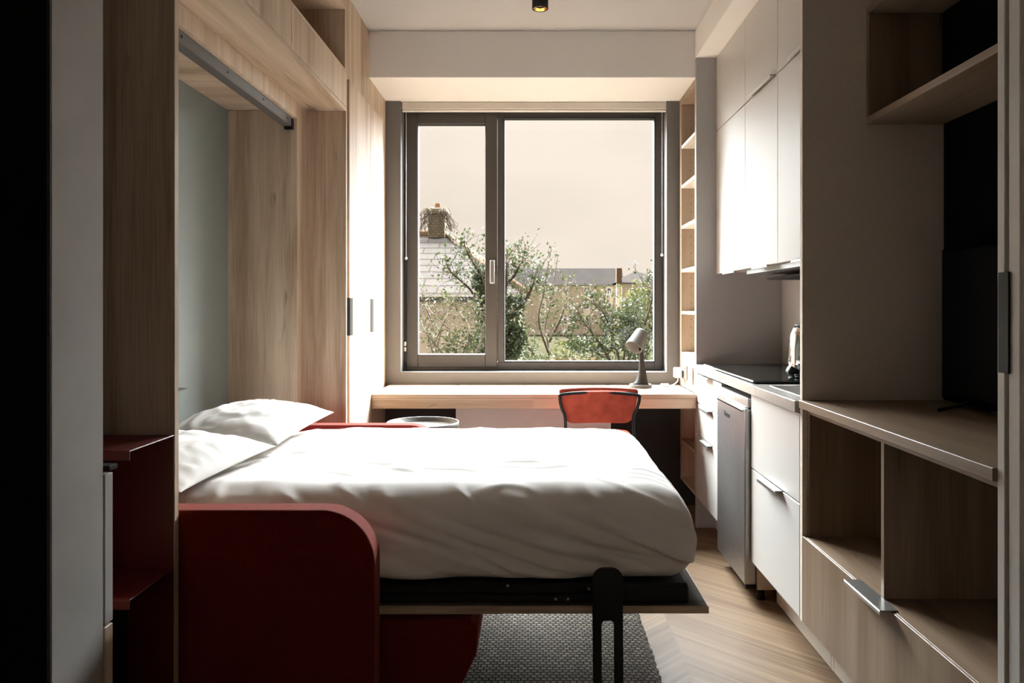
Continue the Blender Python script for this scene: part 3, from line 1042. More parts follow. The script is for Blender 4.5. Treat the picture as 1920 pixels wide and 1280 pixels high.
for sx_ in (-1, 1):
    obj('front_leg', tube(bmesh.new(), [(xc + sx_ * .165, 4.12, .50), (xc + sx_ * .18, 4.15, .002)], .0075, 10), M['black'], ch)

# ------------------------------------------------------------------ desk lamp
LY = 4.545
lc = at(1201, 717, LY)
lm = thing('desk_lamp', (lc.x, LY, .738), 'grey desk lamp with ribbed tilted shade on the desk by the window', 'lamp')
zb = .7385
bm = bmesh.new()
lathe(bm, [(0, zb), (.066, zb), (.0675, zb + .003), (.0655, zb + .018), (.063, zb + .021), (.058, zb + .018), (.056, zb + .014), (0, zb + .014)], (lc.x, LY, 0), 56)
obj('base', bm, M['lamp'], lm)
# flared stem: lofted ellipses from the base plate up to the shade hinge
bm = bmesh.new()
rings = []
prof = [(0, .052, .044, 0), (.015, .040, .036, .004), (.035, .031, .028, .009), (.07, .0235, .022, .011), (.12, .018, .017, .009), (.18, .0135, .013, .005), (.222, .012, .012, .002)]
for z, rx_, ry_, ox in prof:
    rings.append([bm.verts.new((lc.x + ox + rx_ * math.cos(2 * math.pi * k / 28), LY + ry_ * math.sin(2 * math.pi * k / 28), zb + .0145 + z)) for k in range(28)])
for a, b in zip(rings, rings[1:]):
    for k in range(28):
        bm.faces.new((a[k], a[(k + 1) % 28], b[(k + 1) % 28], b[k])).smooth = True
bm.faces.new(rings[0][::-1])
bm.faces.new(rings[-1])
stem = obj('stem', bm, M['lamp_dark'], lm)
# ribbed shade
sc_ = at(1196, 637, LY)
tilt = Matrix.Rotation(math.radians(33), 4, 'Y') @ Matrix.Rotation(math.radians(-30), 4, 'X')
bm = bmesh.new()
n = 96
def ring(r, z, rib):
    return [bm.verts.new(tilt @ Vector(((r + rib * (.0009 if k % 2 else -.0009)) * math.cos(2 * math.pi * k / n), (r + rib * (.0009 if k % 2 else -.0009)) * math.sin(2 * math.pi * k / n), z)) + sc_) for k in range(n)]
rr = [ring(.002, .066, 0), ring(.030, .066, 0), ring(.036, .062, 1), ring(.0385, .05, 1), ring(.052, -.056, 1), ring(.0525, -.060, 0), ring(.050, -.060, 0), ring(.036, .048, 0), ring(.002, .055, 0)]
for a, b in zip(rr, rr[1:]):
    for k in range(n):
        bm.faces.new((a[k], b[k], b[(k + 1) % n], a[(k + 1) % n]))
bm.faces.new(rr[0])
bm.faces.new(rr[-1][::-1])
bmesh.ops.recalc_face_normals(bm, faces=bm.faces)
shade = obj('lamp_shade', bm, M['lamp'], lm, smooth=True)
bm = bmesh.new()
b = bmesh.new()
bmesh.ops.create_uvsphere(b, u_segments=16, v_segments=10, radius=.020)
merge(bm, b, Matrix.Translation(sc_ + tilt @ Vector((0, 0, -.005))))
lathe(bm, [(.011, -.0), (.011, .05)], sc_, 16, tilt)
obj('bulb', bm, M['white_plastic'], shade, smooth=True)
bm = bmesh.new()
hp = at(1214, 628, LY + .04)
tube(bm, smooth_path([hp, hp + Vector((.004, .004, -.06)), Vector((lc.x + .034, LY + .02, zb + .10)), Vector((lc.x + .030, LY + .03, zb + .022))], 6), .0016, 6)
obj('lamp_cord', bm, M['lamp_dark'], lm)

# ------------------------------------------------------------------ shelf tower between window and kitchen
tw = thing('shelf_tower', (1.03, 4.47, 0), 'narrow open pale oak shelf tower right of the window', 'shelving')
T0, T1 = 4.250, 4.705
obj('side_panel', B(XR + .001, 1.16, T1 - .055, T1, .7385, 2.478, bev=.001), M['ply'], tw)
obj('back_panel', B(1.161, 1.176, T0, T1, .7385, 2.478, bev=.001), M['ply'], tw)
obj('side_panel', B(XR + .001, 1.16, T0 - .001, T0 + .014, .7385, 2.478, bev=.001), M['ply'], tw)
obj('top_board', B(XR + .001, 1.16, T0 + .0145, T1 - .0555, 2.44, 2.478, bev=.001), M['ply'], tw)
for z in (2.19, 1.95, 1.705, 1.442, 1.19, .944):
    obj('shelf', B(XR + .003, 1.16, T0 + .0145, T1 - .0555, z - .018, z, bev=.001), M['core'], tw)
obj('socket_panel', B(XR + .001, XR + .018, T0 + .0145, T1 - .0555, .7385, .9255, bev=.001), M['ply'], tw)
for z in [x * .05 + .99 for x in range(28)]:
    obj('peg_hole', tube(bmesh.new(), [(.955, T1 - .0556, z), (.955, T1 - .0545, z)], .003, 8), M['gasket'], tw)
# lower half under the desk
obj('lower_side_panel', B(XR + .001, 1.16, T1 - .055, T1 - .02, .17, .7155, bev=.001), M['oakZ'], tw)
obj('lower_back', B(1.05, 1.065, T0, T1 - .0555, .17, .7155, bev=.001), M['oakZ'], tw)
obj('lower_side_panel', B(XR + .001, 1.049, T0 - .001, T0 + .014, .17, .7155, bev=.001), M['oakZ'], tw)
for z in (.66, .42, .188):
    obj('lower_shelf', B(XR + .001, 1.049, T0 + .0145, T1 - .0555, z - .018, z, bev=.001), M['oakY'], tw)
obj('plinth', B(1.0, 1.012, T0, T1 - .02, .001, .169, bev=.001), M['grey_panel'], tw)

# sockets and plug on the socket panel (facing the room)
sk = thing('socket_outlet', (XR, 4.55, .83), 'brushed steel double socket on the pale panel beside the lamp', 'socket')
obj('face_plate', B(XR - .008, XR, 4.47, 4.61, .79, .875, bev=.002), M['steel'], sk)
obj('switch', B(XR - .012, XR - .0085, 4.525, 4.545, .84, .862, bev=.001), M['white_plastic'], sk)
obj('switch', B(XR - .012, XR - .0085, 4.485, 4.50, .84, .862, bev=.001), M['white_plastic'], sk)
s2 = thing('data_outlet', (XR, 4.36, .83), 'white single outlet on the pale panel next to the kitchen end', 'socket')
obj('face_plate', B(XR - .010, XR, 4.30, 4.40, .78, .88, bev=.003), M['white_plastic'], s2)
obj('button', B(XR - .012, XR - .0105, 4.345, 4.358, .838, .85, bev=.001), M['gasket'], s2)
pg = thing('plug_and_cable', (.85, 4.58, .74), 'white plug with white cable in the steel socket', 'plug')
obj('plug', B(XR - .058, XR - .0125, 4.545, 4.600, .795, .855, bev=.008, seg=3), M['white_plastic'], pg)
bm = bmesh.new()
pth = [(XR - .035, 4.572, .796), (XR - .037, 4.572, .772), (XR - .07, 4.58, .748), (XR - .12, 4.59, .7435), (XR - .17, 4.62, .7430), (XR - .20, 4.61, .7430)]
tube(bm, smooth_path(pth, 7), .0032, 8)
cb_ = obj('cable', bm, M['white_plastic'], pg, smooth=True)
obj('inline_switch', B(XR - .135, XR - .085, 4.575, 4.60, .7385, .757, bev=.005, seg=2), M['white_plastic'], cb_)

# ------------------------------------------------------------------ kitchen
ep = thing('kitchen_end_panel', (1.13, 4.235, 0), 'tall flat grey panel closing the window end of the kitchen', 'panel')
obj('panel', B(XR, WR - .003, 4.222, 4.246, .001, 2.584, bev=.001), M['kitchen_grey'], ep)
bsp = thing('backsplash', (1.37, 3.4, .9), 'plain grey splashback behind the kitchen worktop', 'splashback')
obj('board', B(1.366, WR - .003, 2.582, 4.221, .902, 1.40, bev=.001), M['kitchen_grey'], bsp)
kw = thing('kitchen_worktop', (1.12, 3.4, .86), 'thin grey steel worktop with inset sink', 'worktop')
KX0, KX1, KY0, KY1 = .878, 1.364, 2.580, 4.219
SX0, SX1, SY0, SY1 = .945, 1.27, 2.63, 3.04
bm = bmesh.new()
box(bm, KX0, KX1, SY1, KY1, .862, .900, bev=.0015)
box(bm, KX0, SX0, KY0, SY1, .862, .900, bev=.0015)
box(bm, SX1, KX1, KY0, SY1, .862, .900, bev=.0015)
box(bm, SX0, SX1, KY0, SY0, .862, .900, bev=.0015)
obj('slab', bm, M['counter'], kw)
bm = bmesh.new()
rect_z = [(SX0 - .008, SX1 + .008, SY0 - .008, SY1 + .008)]
box(bm, SX0 - .008, SX0 + .004, SY0 - .008, SY1 + .008, .9005, .903, bev=.001)
box(bm, SX1 - .004, SX1 + .008, SY0 - .008, SY1 + .008, .9005, .903, bev=.001)
box(bm, SX0, SX1, SY0 - .008, SY0 + .004, .9005, .903, bev=.001)
box(bm, SX0, SX1, SY1 - .004, SY1 + .008, .9005, .903, bev=.001)
box(bm, SX0 + .001, SX0 + .003, SY0 + .001, SY1 - .001, .78, .901, bev=0)
box(bm, SX1 - .003, SX1 - .001, SY0 + .001, SY1 - .001, .78, .901, bev=0)
box(bm, SX0 + .001, SX1 - .001, SY0 + .001, SY0 + .003, .78, .901, bev=0)
box(bm, SX0 + .001, SX1 - .001, SY1 - .003, SY1 - .001, .78, .901, bev=0)
box(bm, SX0 + .001, SX1 - .001, SY0 + .001, SY1 - .001, .778, .781, bev=0)
snk = obj('sink', bm, M['steel'], kw)
obj('drain', lathe(bmesh.new(), [(0, .7815), (.035, .7815), (.035, .784), (.028, .784), (0, .7825)], ((SX0 + SX1) / 2, (SY0 + SY1) / 2, 0), 24), M['chrome'], snk)
hb = thing('ceramic_hob', (1.12, 4.02, .9), 'black glass hob at the window end of the worktop', 'hob')
bm = B(.93, 1.33, 3.885, 4.17, .9005, .905, bev=.001)
obj('glass_top', bm, M['hob'], hb)
obj('trim', B(.925, .9295, 3.885, 4.17, .9005, .9056, bev=.001), M['alu'], hb)
gp = thing('glass_board', (1.12, 3.5, .9), 'large smoked glass worktop board with green edges under the kettle', 'board')
obj('plate', B(.904, 1.345, 3.15, 3.87, .9065, .9125, bev=.0008), M['hob'], gp)
obj('green_edge', B(.905, 1.345, 3.1465, 3.1495, .9065, .9122, bev=.0005), M['green_glass'], gp)
obj('front_edge', B(.9005, .9035, 3.15, 3.87, .9065, .9122, bev=.0005), M['alu'], gp)
for x in (.93, 1.32):
    for y in (3.18, 3.84):
        obj('foot', tube(bmesh.new(), [(x, y, .9003), (x, y, .9065)], .008, 10), M['gasket'], gp)

# kettle
kc = Vector((1.218, 3.42, .913))
kt = thing('kettle', kc, 'chrome electric kettle half hidden behind the tall grey panel', 'kettle')
lb = bmesh.new()
lathe(lb, [(0, .0), (.078, .0), (.080, .006), (.078, .016), (0, .016)], kc, 48)
obj('base', lb, M['black'], kt)
lb = bmesh.new()
lathe(lb, [(0, .018), (.079, .018), (.082, .03), (.083, .07), (.080, .13), (.073, .18), (.062, .208), (.055, .214), (0, .214)], kc, 48)
obj('body', lb, M['chrome'], kt)
lb = bmesh.new()
lathe(lb, [(0, .2145), (.054, .2145), (.052, .224), (.03, .230), (.012, .232), (.012, .240), (0, .242)], kc, 40)
obj('lid', lb, M['black'], kt)
hpts = [kc + Vector((.04, -.060, .205)), kc + Vector((.055, -.10, .215)), kc + Vector((.06, -.125, .17)), kc + Vector((.055, -.118, .08)), kc + Vector((.045, -.078, .04))]
obj('handle', tube(bmesh.new(), smooth_path(hpts, 6), .010, 10), M['black'], kt, smooth=True)
bm = bmesh.new()
prism(bm, [(-.02, .165), (.02, .165), (.012, .205), (-.012, .205)], 'X', -.075, -.066)
for v in bm.verts:
    v.co = Vector((v.co.x * .3 + v.co.y * .0, v.co.y, v.co.z)) + kc + Vector((0, .078, 0))
obj('spout', bm, M['chrome'], kt)
pk = at(1481, 691, 3.40)
kp = thing('kettle_plug', (pk.x, 3.40, .9126), 'black mains plug with coiled cord lying beside the kettle', 'plug')
b = B(-.024, .024, -.024, .024, -.018, .018, bev=.010, seg=3, mat=Matrix.Translation((pk.x - .012, 3.33, .936)) @ Matrix.Rotation(.5, 4, 'Y'))
obj('plug', b, M['black'], kp)
bm = bmesh.new()
for i in range(2):
    tube(bm, [Vector((pk.x + .012 + .03 * math.cos(2 * math.pi * j / 24), 3.27 + i * .01 + .018 * math.sin(2 * math.pi * j / 24), .917 + i * .0075)) for j in range(24)], .0036, 8, closed=True)
obj('cord', bm, M['black'], kp)


def lip_handle(bm, x, y0, y1, z, out=.028, lip=.014):
    """folded profile gripped over the top of a front at x (room side is -x)"""
    box(bm, x - out, x + .015, y0, y1, z, z + .0025, bev=.0006)
    box(bm, x - out, x - out + .0025, y0, y1, z - lip, z + .0004, bev=.0006)


def base_unit(name, label, y0, y1, fronts, group, handles):
    t_ = thing(name, (1.13, (y0 + y1) / 2, 0), label, 'cabinet', group)
    obj('carcass', B(XR + .021, WR - .004, y0, y1, .17, .860 if handles[1] else .770, bev=.001), M['kitchen'], t_)
    obj('plinth', B(1.0, 1.012, y0, y1, .001, .1695, bev=.001), M['grey_panel'], t_)
    for (z0, z1), hy_ in zip(fronts, handles):
        d = obj('drawer', B(XR, XR + .019, y0 + .0015, y1 - .0015, z0, z1, bev=.0015), M['kitchen'], t_)
        if hy_:
            bm = bmesh.new()
            lip_handle(bm, XR, hy_[0], hy_[1], z1 + .0005)
            obj('handle', bm, M['alu'], d, label='thin aluminium lip handle')
    return t_


base_unit('drawer_unit', 'off-white kitchen unit of three drawers nearest the desk', 3.653, 4.2205, ((.172, .517), (.522, .690), (.695, .852)), 'kitchen base units',
          ((3.84, 4.02), (3.84, 4.02), (3.84, 4.02)))
base_unit('base_cabinet', 'off-white kitchen unit with two deep fronts under the sink', 2.582, 3.157, ((.172, .552), (.557, .858)), 'kitchen base units',
          ((2.76, 2.98), None))

# fridge
FX = .872
fg = thing('fridge', (1.12, 3.405, 0), 'slim stainless steel under-counter fridge between the drawer units', 'fridge')
obj('body', B(FX + .052, WR - .02, 3.172, 3.640, .045, .835, bev=.004), M['grey_panel'], fg)
fd = obj('door', B(FX, FX + .048, 3.170, 3.645, .068, .795, bev=.006, seg=3), M['steel'], fg)
obj('top_panel', B(FX + .014, FX + .05, 3.172, 3.641, .797, .838, bev=.003, seg=2), M['steel'], fg)
bm = bmesh.new()
prism(bm, [(FX - .004, .780), (FX + .012, .7965), (FX + .046, .7965), (FX + .046, .799), (FX + .008, .800), (FX - .006, .786)], 'Y', 3.19, 3.63, bev=.001, seg=1)
obj('handle', bm, M['chrome'], fd)
for y in (3.20, 3.61):
    obj('foot', tube(bmesh.new(), [(FX + .075, y, .001), (FX + .075, y, .044)], .016, 14), M['black'], fg)
obj('hinge', B(FX + .004, FX + .05, 3.172, 3.21, .050, .067, bev=.003), M['black'], fg)
cu = bpy.data.curves.new('badge_text', 'FONT')
cu.body = 'Hisense'
cu.size = .034
cu.extrude = .0004
cu.align_x = 'CENTER'
tmp = bpy.data.objects.new('badge_text', cu)
COL.objects.link(tmp)
bpy.context.view_layer.update()
me = bpy.data.meshes.new_from_object(tmp.evaluated_get(bpy.context.evaluated_depsgraph_get()))
bpy.data.objects.remove(tmp)
bm = bmesh.new()
bm.from_mesh(me)
bpy.data.meshes.remove(me)
rot = Matrix(((0, 0, -1, FX - .0008), (-1, 0, 0, 3.455), (0, 1, 0, .722), (0, 0, 0, 1)))
bm.transform(rot)
obj('badge', bm, M['lamp_dark'], fd, label='small dark brand lettering')

# wall cabinets
XU = 1.005
for (y0, y1, lab) in ((3.6465, 4.2205, 'off-white tall wall cabinet nearest the window'), (3.161, 3.6445, 'off-white tall wall cabinet in the middle of the row'),
                      (2.582, 3.159, 'off-white tall wall cabinet nearest the grey panel, above the hood')):
    t_ = thing('wall_cabinet', (1.2, (y0 + y1) / 2, 1.4), lab, 'cabinet', 'kitchen wall cabinets')
    obj('carcass', B(XU + .021, WR - .004, y0, y1, 1.404, 2.583, bev=.001), M['kitchen'], t_)
    for z0, z1 in ((1.396, 2.176), (2.181, 2.583)):
        d = obj('door', B(XU, XU + .019, y0 + .0012, y1 - .0012, z0, z1, bev=.0012), M['kitchen'], t_)
        if y0 > 3.5 and z0 > 2:
            continue
        bm = bmesh.new()
        yc = (y0 + y1) / 2
        hw = .115 if z0 < 2 else .16
        box(bm, XU - .022, XU + .012, yc - hw - .05, yc + hw - .05, z0 - .003, z0 - .0005, bev=.0006)
        box(bm, XU - .022, XU - .0195, yc - hw - .05, yc + hw - .05, z0 - .012, z0 - .0005, bev=.0006)
        obj('handle', bm, M['alu'], d, label='thin aluminium lip handle')
hd = thing('cooker_hood', (1.2, 3.4, 1.37), 'flat grey extractor hood under the wall cabinets', 'hood')
bm = bmesh.new()
prism(bm, [(XU + .022, 1.372), (WR - .03, 1.352), (WR - .03, 1.402), (XU + .022, 1.402)], 'Y', 2.60, 3.70, bev=.002, seg=1)
obj('hood_body', bm, M['steel'], hd)
obj('filter', B(1.08, 1.32, 2.75, 3.55, 1.340, 1.3515, bev=.002), M['grey_handle'], hd)

# ------------------------------------------------------------------ grey tall panel and television unit
gp2 = thing('tall_grey_panel', (1.13, 2.565, 0), 'full height grey woven panel between kitchen and television', 'panel')
bm = bmesh.new()
prism(bm, [(1.0, .001), (WR - .003, .001), (WR - .003, ZC - .002), (XR, ZC - .002), (XR, .168), (1.0, .168)], 'Y', 2.555, 2.5785, bev=.001, seg=1)
obj('panel', bm, M['grey_panel'], gp2)
tv_y0, tv_y1 = 1.476, 2.5535
tu = thing('television_unit', (1.13, 2.0, 0), 'oak television unit with two open compartments above a wide drawer', 'cabinet')
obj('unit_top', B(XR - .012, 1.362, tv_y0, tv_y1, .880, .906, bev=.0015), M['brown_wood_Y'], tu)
obj('end_panel', B(XR - .004, 1.362, 1.4525, 1.4745, .001, ZC - .002, bev=.001), M['pale_jamb'], tu, label='grey full height end panel')
obj('under_rail', B(XR + .014, XR + .03, tv_y0, tv_y1 - .02, .862, .8795, bev=.001), M['brown_wood_Y'], tu)
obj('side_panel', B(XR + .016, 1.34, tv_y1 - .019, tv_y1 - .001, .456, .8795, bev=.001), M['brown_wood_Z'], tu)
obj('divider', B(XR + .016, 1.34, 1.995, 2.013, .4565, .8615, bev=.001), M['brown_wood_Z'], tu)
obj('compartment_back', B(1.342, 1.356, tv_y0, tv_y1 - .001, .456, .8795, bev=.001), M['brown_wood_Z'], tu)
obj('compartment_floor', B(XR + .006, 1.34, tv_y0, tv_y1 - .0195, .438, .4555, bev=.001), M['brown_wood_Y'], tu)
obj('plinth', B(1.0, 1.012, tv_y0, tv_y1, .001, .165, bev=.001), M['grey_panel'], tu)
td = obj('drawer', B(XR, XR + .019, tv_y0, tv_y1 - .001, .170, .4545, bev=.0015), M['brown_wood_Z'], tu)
bm = bmesh.new()
lip_handle(bm, XR, 1.915, 2.135, .4565, out=.032, lip=.010)
obj('handle', bm, M['alu'], td, label='thin aluminium lip handle')
tb = thing('television_back_panel', (1.37, 2.0, .9), 'black panel on the wall behind the television', 'panel')
obj('board', B(1.364, WR - .003, tv_y0, tv_y1, .907, ZC - .003, bev=.001), M['black_panel'], tb)
tv = thing('television', (1.25, 1.95, .906), 'black flat television standing on the oak unit', 'television')
obj('casing', B(1.262, 1.290, 1.53, 2.375, .935, 1.392, bev=.004, seg=2), M['tv_case'], tv)
obj('screen', B(1.2595, 1.2615, 1.54, 2.365, .952, 1.382, bev=.0005), M['screen'], tv)
for y in (1.68, 2.24):
    bm = bmesh.new()
    tube(bm, smooth_path([(1.19, y + .02, .9115), (1.25, y, .930), (1.276, y, .942), (1.295, y, .930), (1.345, y + .02, .9115)], 5), .0052, 8)
    obj('foot', bm, M['black'], tv)
ws = thing('wall_shelf_box', (1.24, 2.0, 1.82), 'open oak shelf box high on the wall above the television', 'shelf')
BX = 1.107
obj('bottom_board', B(BX, 1.362, tv_y0, tv_y1, 1.822, 1.845, bev=.001), M['brown_wood_Y'], ws)
obj('top_board', B(BX, 1.362, tv_y0, tv_y1, 2.185, 2.208, bev=.001), M['brown_wood_Y'], ws)
obj('side_board', B(BX, 1.362, tv_y1 - .02, tv_y1, 1.8455, 2.1845, bev=.001), M['brown_wood_Z'], ws)
obj('back_board', B(1.348, 1.362, tv_y0, tv_y1 - .0205, 1.8455, 2.1845, bev=.001), M['black_panel'], ws)

# ------------------------------------------------------------------ ceiling spot
cs = thing('ceiling_spotlight', (.033, 3.70, ZC), 'small black cylinder spotlight on the ceiling', 'light')
lb = bmesh.new()
zl = 2.650
lathe(lb, [(0, ZC - .001), (.039, ZC - .001), (.039, zl), (.034, zl), (.034, zl + .004), (.0, zl + .03)], (.033, 3.70, 0), 40)
obj('housing', lb, M['black'], cs)
lb = bmesh.new()
lathe(lb, [(.033, zl + .001), (.030, zl + .001), (.020, zl + .018), (.0, zl + .019)], (.033, 3.70, 0), 40)
obj('reflector', lb, M['gold'], cs)

# ------------------------------------------------------------------ outside
ZG = -3.2
g = struct('ground', B(-200, 200, 5.6, 400, ZG - .2, ZG, bev=0), M['ground'], 'rough garden ground outside the window', 'ground')

# nearby house with hipped slate roof
hs = thing('house', (-3, 15, ZG), 'tan rendered house with pale slate hipped roof outside the left pane', 'house')
E, Rz = 1.405, 2.622
ex, ey0, ey1, rxe = -.085, 11.8, 18.2, -1.69
xl = -9.0
obj('walls', B(xl, ex - .2, 12.0, 18.0, ZG, E - .04, bev=0), M['render_wall'], hs)
obj('side_wall', B(ex - .199, ex - .17, 12.02, 18.0, ZG, E - .04, bev=0), M['chim_stone'], hs, label='darker stone side wall')
bm = bmesh.new()
a_ = [bm.verts.new(p) for p in ((xl, ey0, E), (ex, ey0, E), (rxe, 15, Rz), (xl, 15, Rz), (ex, ey1, E), (xl, ey1, E))]
bm.faces.new((a_[0], a_[1], a_[2], a_[3]))
bm.faces.new((a_[1], a_[4], a_[2]))
bm.faces.new((a_[4], a_[5], a_[3], a_[2]))
bm.faces.new((a_[0], a_[3], a_[5]))
bm.faces.new((a_[0], a_[5], a_[4], a_[1]))
obj('roof', bm, M['slate'], hs)
bm = bmesh.new()
tube(bm, [(xl, 15, Rz + .005), (rxe, 15, Rz + .005)], .075, 10)
tube(bm, [(rxe, 15, Rz + .005), (ex, ey0, E + .01)], .06, 10)
obj('ridge_tiles', bm, M['terracotta'], hs)
bm = B(xl, ex, ey0 - .06, ey0 + .03, E - .11, E - .02, bev=.01)
obj('gutter', bm, M['gutter'], hs)
obj('fascia', B(xl, ex, ey0 - .075, ey0 - .061, E - .035, E - .005, bev=0), M['white_paint'], hs)
cx0, cx1 = (803 - VU) * 15 / F, (838 - VU) * 15 / F
cz = lambda v: H - (v - VV) * 15 / F
bm = B(cx0 + .02, cx1 - .02, 14.8, 15.2, Rz - .2, cz(404), bev=.01)
box(bm, cx0 - .02, cx1 + .02, 14.76, 15.24, cz(404), cz(392), bev=.04, seg=2)
chm = obj('chimney', bm, M['chim_stone'], hs)
lb = bmesh.new()
lathe(lb, [(0, cz(393)), (.065, cz(393)), (.055, cz(384)), (.062, cz(383)), (.062, cz(381.5)), (0, cz(381.5))], ((820.5 - VU) * 15 / F, 15, 0), 20)
obj('chimney_pot', lb, M['terracotta'], chm)
rnd = random.Random(4)
bm = bmesh.new()
for i in range(70):
    sxx = rnd.choice((-1, 1))
    x = (cx0 if sxx < 0 else cx1) + sxx * rnd.uniform(-.12, .05)
    y = 14.74 - rnd.uniform(0, .05)
    z = cz(rnd.uniform(390, 402))
    p = Vector((x, y, z))
    pts = [p.copy()]
    for k in range(6):
        p = p + Vector((sxx * rnd.uniform(-.03, .075), rnd.uniform(-.02, .02), -rnd.uniform(.02, .10)))
        pts.append(p.copy())
    tube(bm, pts, .0045, 4)
obj('dead_ivy', bm, M['twig'], chm, label='tangle of bare ivy stems')

# long stone building far behind
YS = 120.0
sb = thing('stone_building', (10, YS, ZG), 'long buff stone building with grey roof and white windows in the distance', 'building')
def fx_(u, y=YS): return (u - VU) * y / F
def fz_(v, y=YS): return H - (v - VV) * y / F
obj('wall', B(fx_(905), fx_(1166), YS, YS + 10, -16, fz_(533), bev=0), M['stone'], sb)
bm = bmesh.new()
zr, ze = fz_(503) * 1.0, fz_(534)
yr = YS + 5
zr = H - (503 - VV) * yr / F
q = [bm.verts.new(p) for p in ((fx_(900), YS - .5, ze), (fx_(1170), YS - .5, ze), (fx_(1166, yr), yr, zr), (fx_(900), yr, zr), (fx_(1170), YS + 10.5, ze), (fx_(900), YS + 10.5, ze))]
bm.faces.new((q[0], q[1], q[2], q[3]))
bm.faces.new((q[1], q[4], q[2]))
bm.faces.new((q[4], q[5], q[3], q[2]))
bm.faces.new((q[0], q[3], q[5]))
bm.faces.new((q[0], q[5], q[4], q[1]))
obj('roof', bm, M['far_slate'], sb)
YS2 = YS - 4
obj('wing_wall', B(fx_(1166, YS2), fx_(1262, YS2), YS2, YS2 + 14, -16, fz_(531, YS2), bev=0), M['stone'], sb)
obj('quoins', B(fx_(1152), fx_(1165), YS2 + 1, YS2 + 1.5, -16, fz_(530, YS2), bev=0), M['pale_stone'], sb)
bm = bmesh.new()
ze2 = fz_(530, YS2)
yp = YS2 + 6
zp = H - (508 - VV) * yp / F
q = [bm.verts.new(p) for p in ((fx_(1153, YS2), YS2 - .6, ze2), (fx_(1268, YS2), YS2 - .6, ze2), (fx_(1191, yp), yp, zp), (fx_(1268, YS2), YS2 + 15, ze2), (fx_(1153, YS2), YS2 + 15, ze2))]
bm.faces.new((q[0], q[1], q[2]))
bm.faces.new((q[1], q[3], q[2]))
bm.faces.new((q[3], q[4], q[2]))
bm.faces.new((q[4], q[0], q[2]))
bm.faces.new((q[0], q[4], q[3], q[1]))
obj('wing_roof', bm, M['far_slate'], sb)
obj('brick_chimney', B(fx_(1155, YS2), fx_(1165, YS2), YS2 - .7, YS2 + .2, fz_(531, YS2), fz_(503, YS2), bev=0), M['terracotta'], sb)
bm = bmesh.new()
ap = Vector((fx_(1191, yp), yp, zp))
tube(bm, [ap, ap + Vector((0, 0, 1.5))], .05, 6)
for dz_, w_ in ((1.35, .45), (1.1, .6), (.9, .4)):
    tube(bm, [ap + Vector((-w_, 0, dz_)), ap + Vector((w_, 0, dz_))], .035, 5)
obj('aerial', bm, M['gutter'], sb)
rows = [(538, 553), (566, 581), (594, 609)]
for r_i, (v0, v1) in enumerate(rows):
    for u in (978, 1018, 1060, 1101, 1142):
        bm = bmesh.new()
        x0, x1 = fx_(u - 5.5), fx_(u + 5.5)
        z0, z1 = fz_(v1), fz_(v0)
        rect_frame(bm, x0, x1, z0, z1, .23, .23, .22, .24, YS - .15, YS + .02, bev=0)
        box(bm, x0, x1, YS - .15, YS + .02, (z0 + z1) / 2 - .06, (z0 + z1) / 2 + .06, bev=0)
        w_ = obj('window', bm, M['white_paint'], sb)
        obj('pane', B(x0 + .13, x1 - .13, YS - .11, YS - .075, z0 + .13, z1 - .13, bev=0), M['far_pane'], w_)
bm = bmesh.new()
for u in (978, 1018, 1060, 1101, 1142):
    box(bm, fx_(u - 7), fx_(u + 7), YS - .06, YS - .002, -16, fz_(536), bev=0)
obj('pale_bays', bm, M['pale_stone'], sb)
bm = bmesh.new()
x0, x1 = fx_(1196, YS2), fx_(1208, YS2)
z0, z1 = fz_(548, YS2), fz_(535, YS2)
rect_frame(bm, x0, x1, z0, z1, .14, .14, .14, .16, YS2 - .15, YS2 - .002, bev=0)
w_ = obj('window', bm, M['white_paint'], sb)
obj('pane', B(x0 + .13, x1 - .13, YS2 - .08, YS2 - .02, z0 + .13, z1 - .13, bev=0), M['far_pane'], w_)
obj('downpipe', B(fx_(1184, YS2), fx_(1185.5, YS2), YS2 - .2, YS2 - .05, -16, fz_(529, YS2), bev=0), M['white_paint'], sb)


# ---- trees
def leaf_add(vs, fs, p, L, rnd):
    d = Vector((rnd.gauss(0, 1), rnd.gauss(0, 1), rnd.gauss(.3, 1))).normalized()
    s = d.cross(Vector((rnd.gauss(0, 1), rnd.gauss(0, 1), rnd.gauss(0, 1)))).normalized()
    nn = d.cross(s)
    l = L * rnd.uniform(.6, 1.25)
    w = l * .30
    i = len(vs)
    vs += [p, p + d * l * .4 + s * w + nn * l * .06, p + d * l, p + d * l * .4 - s * w + nn * l * .06]
    fs += [(i, i + 1, i + 2), (i, i + 2, i + 3)]


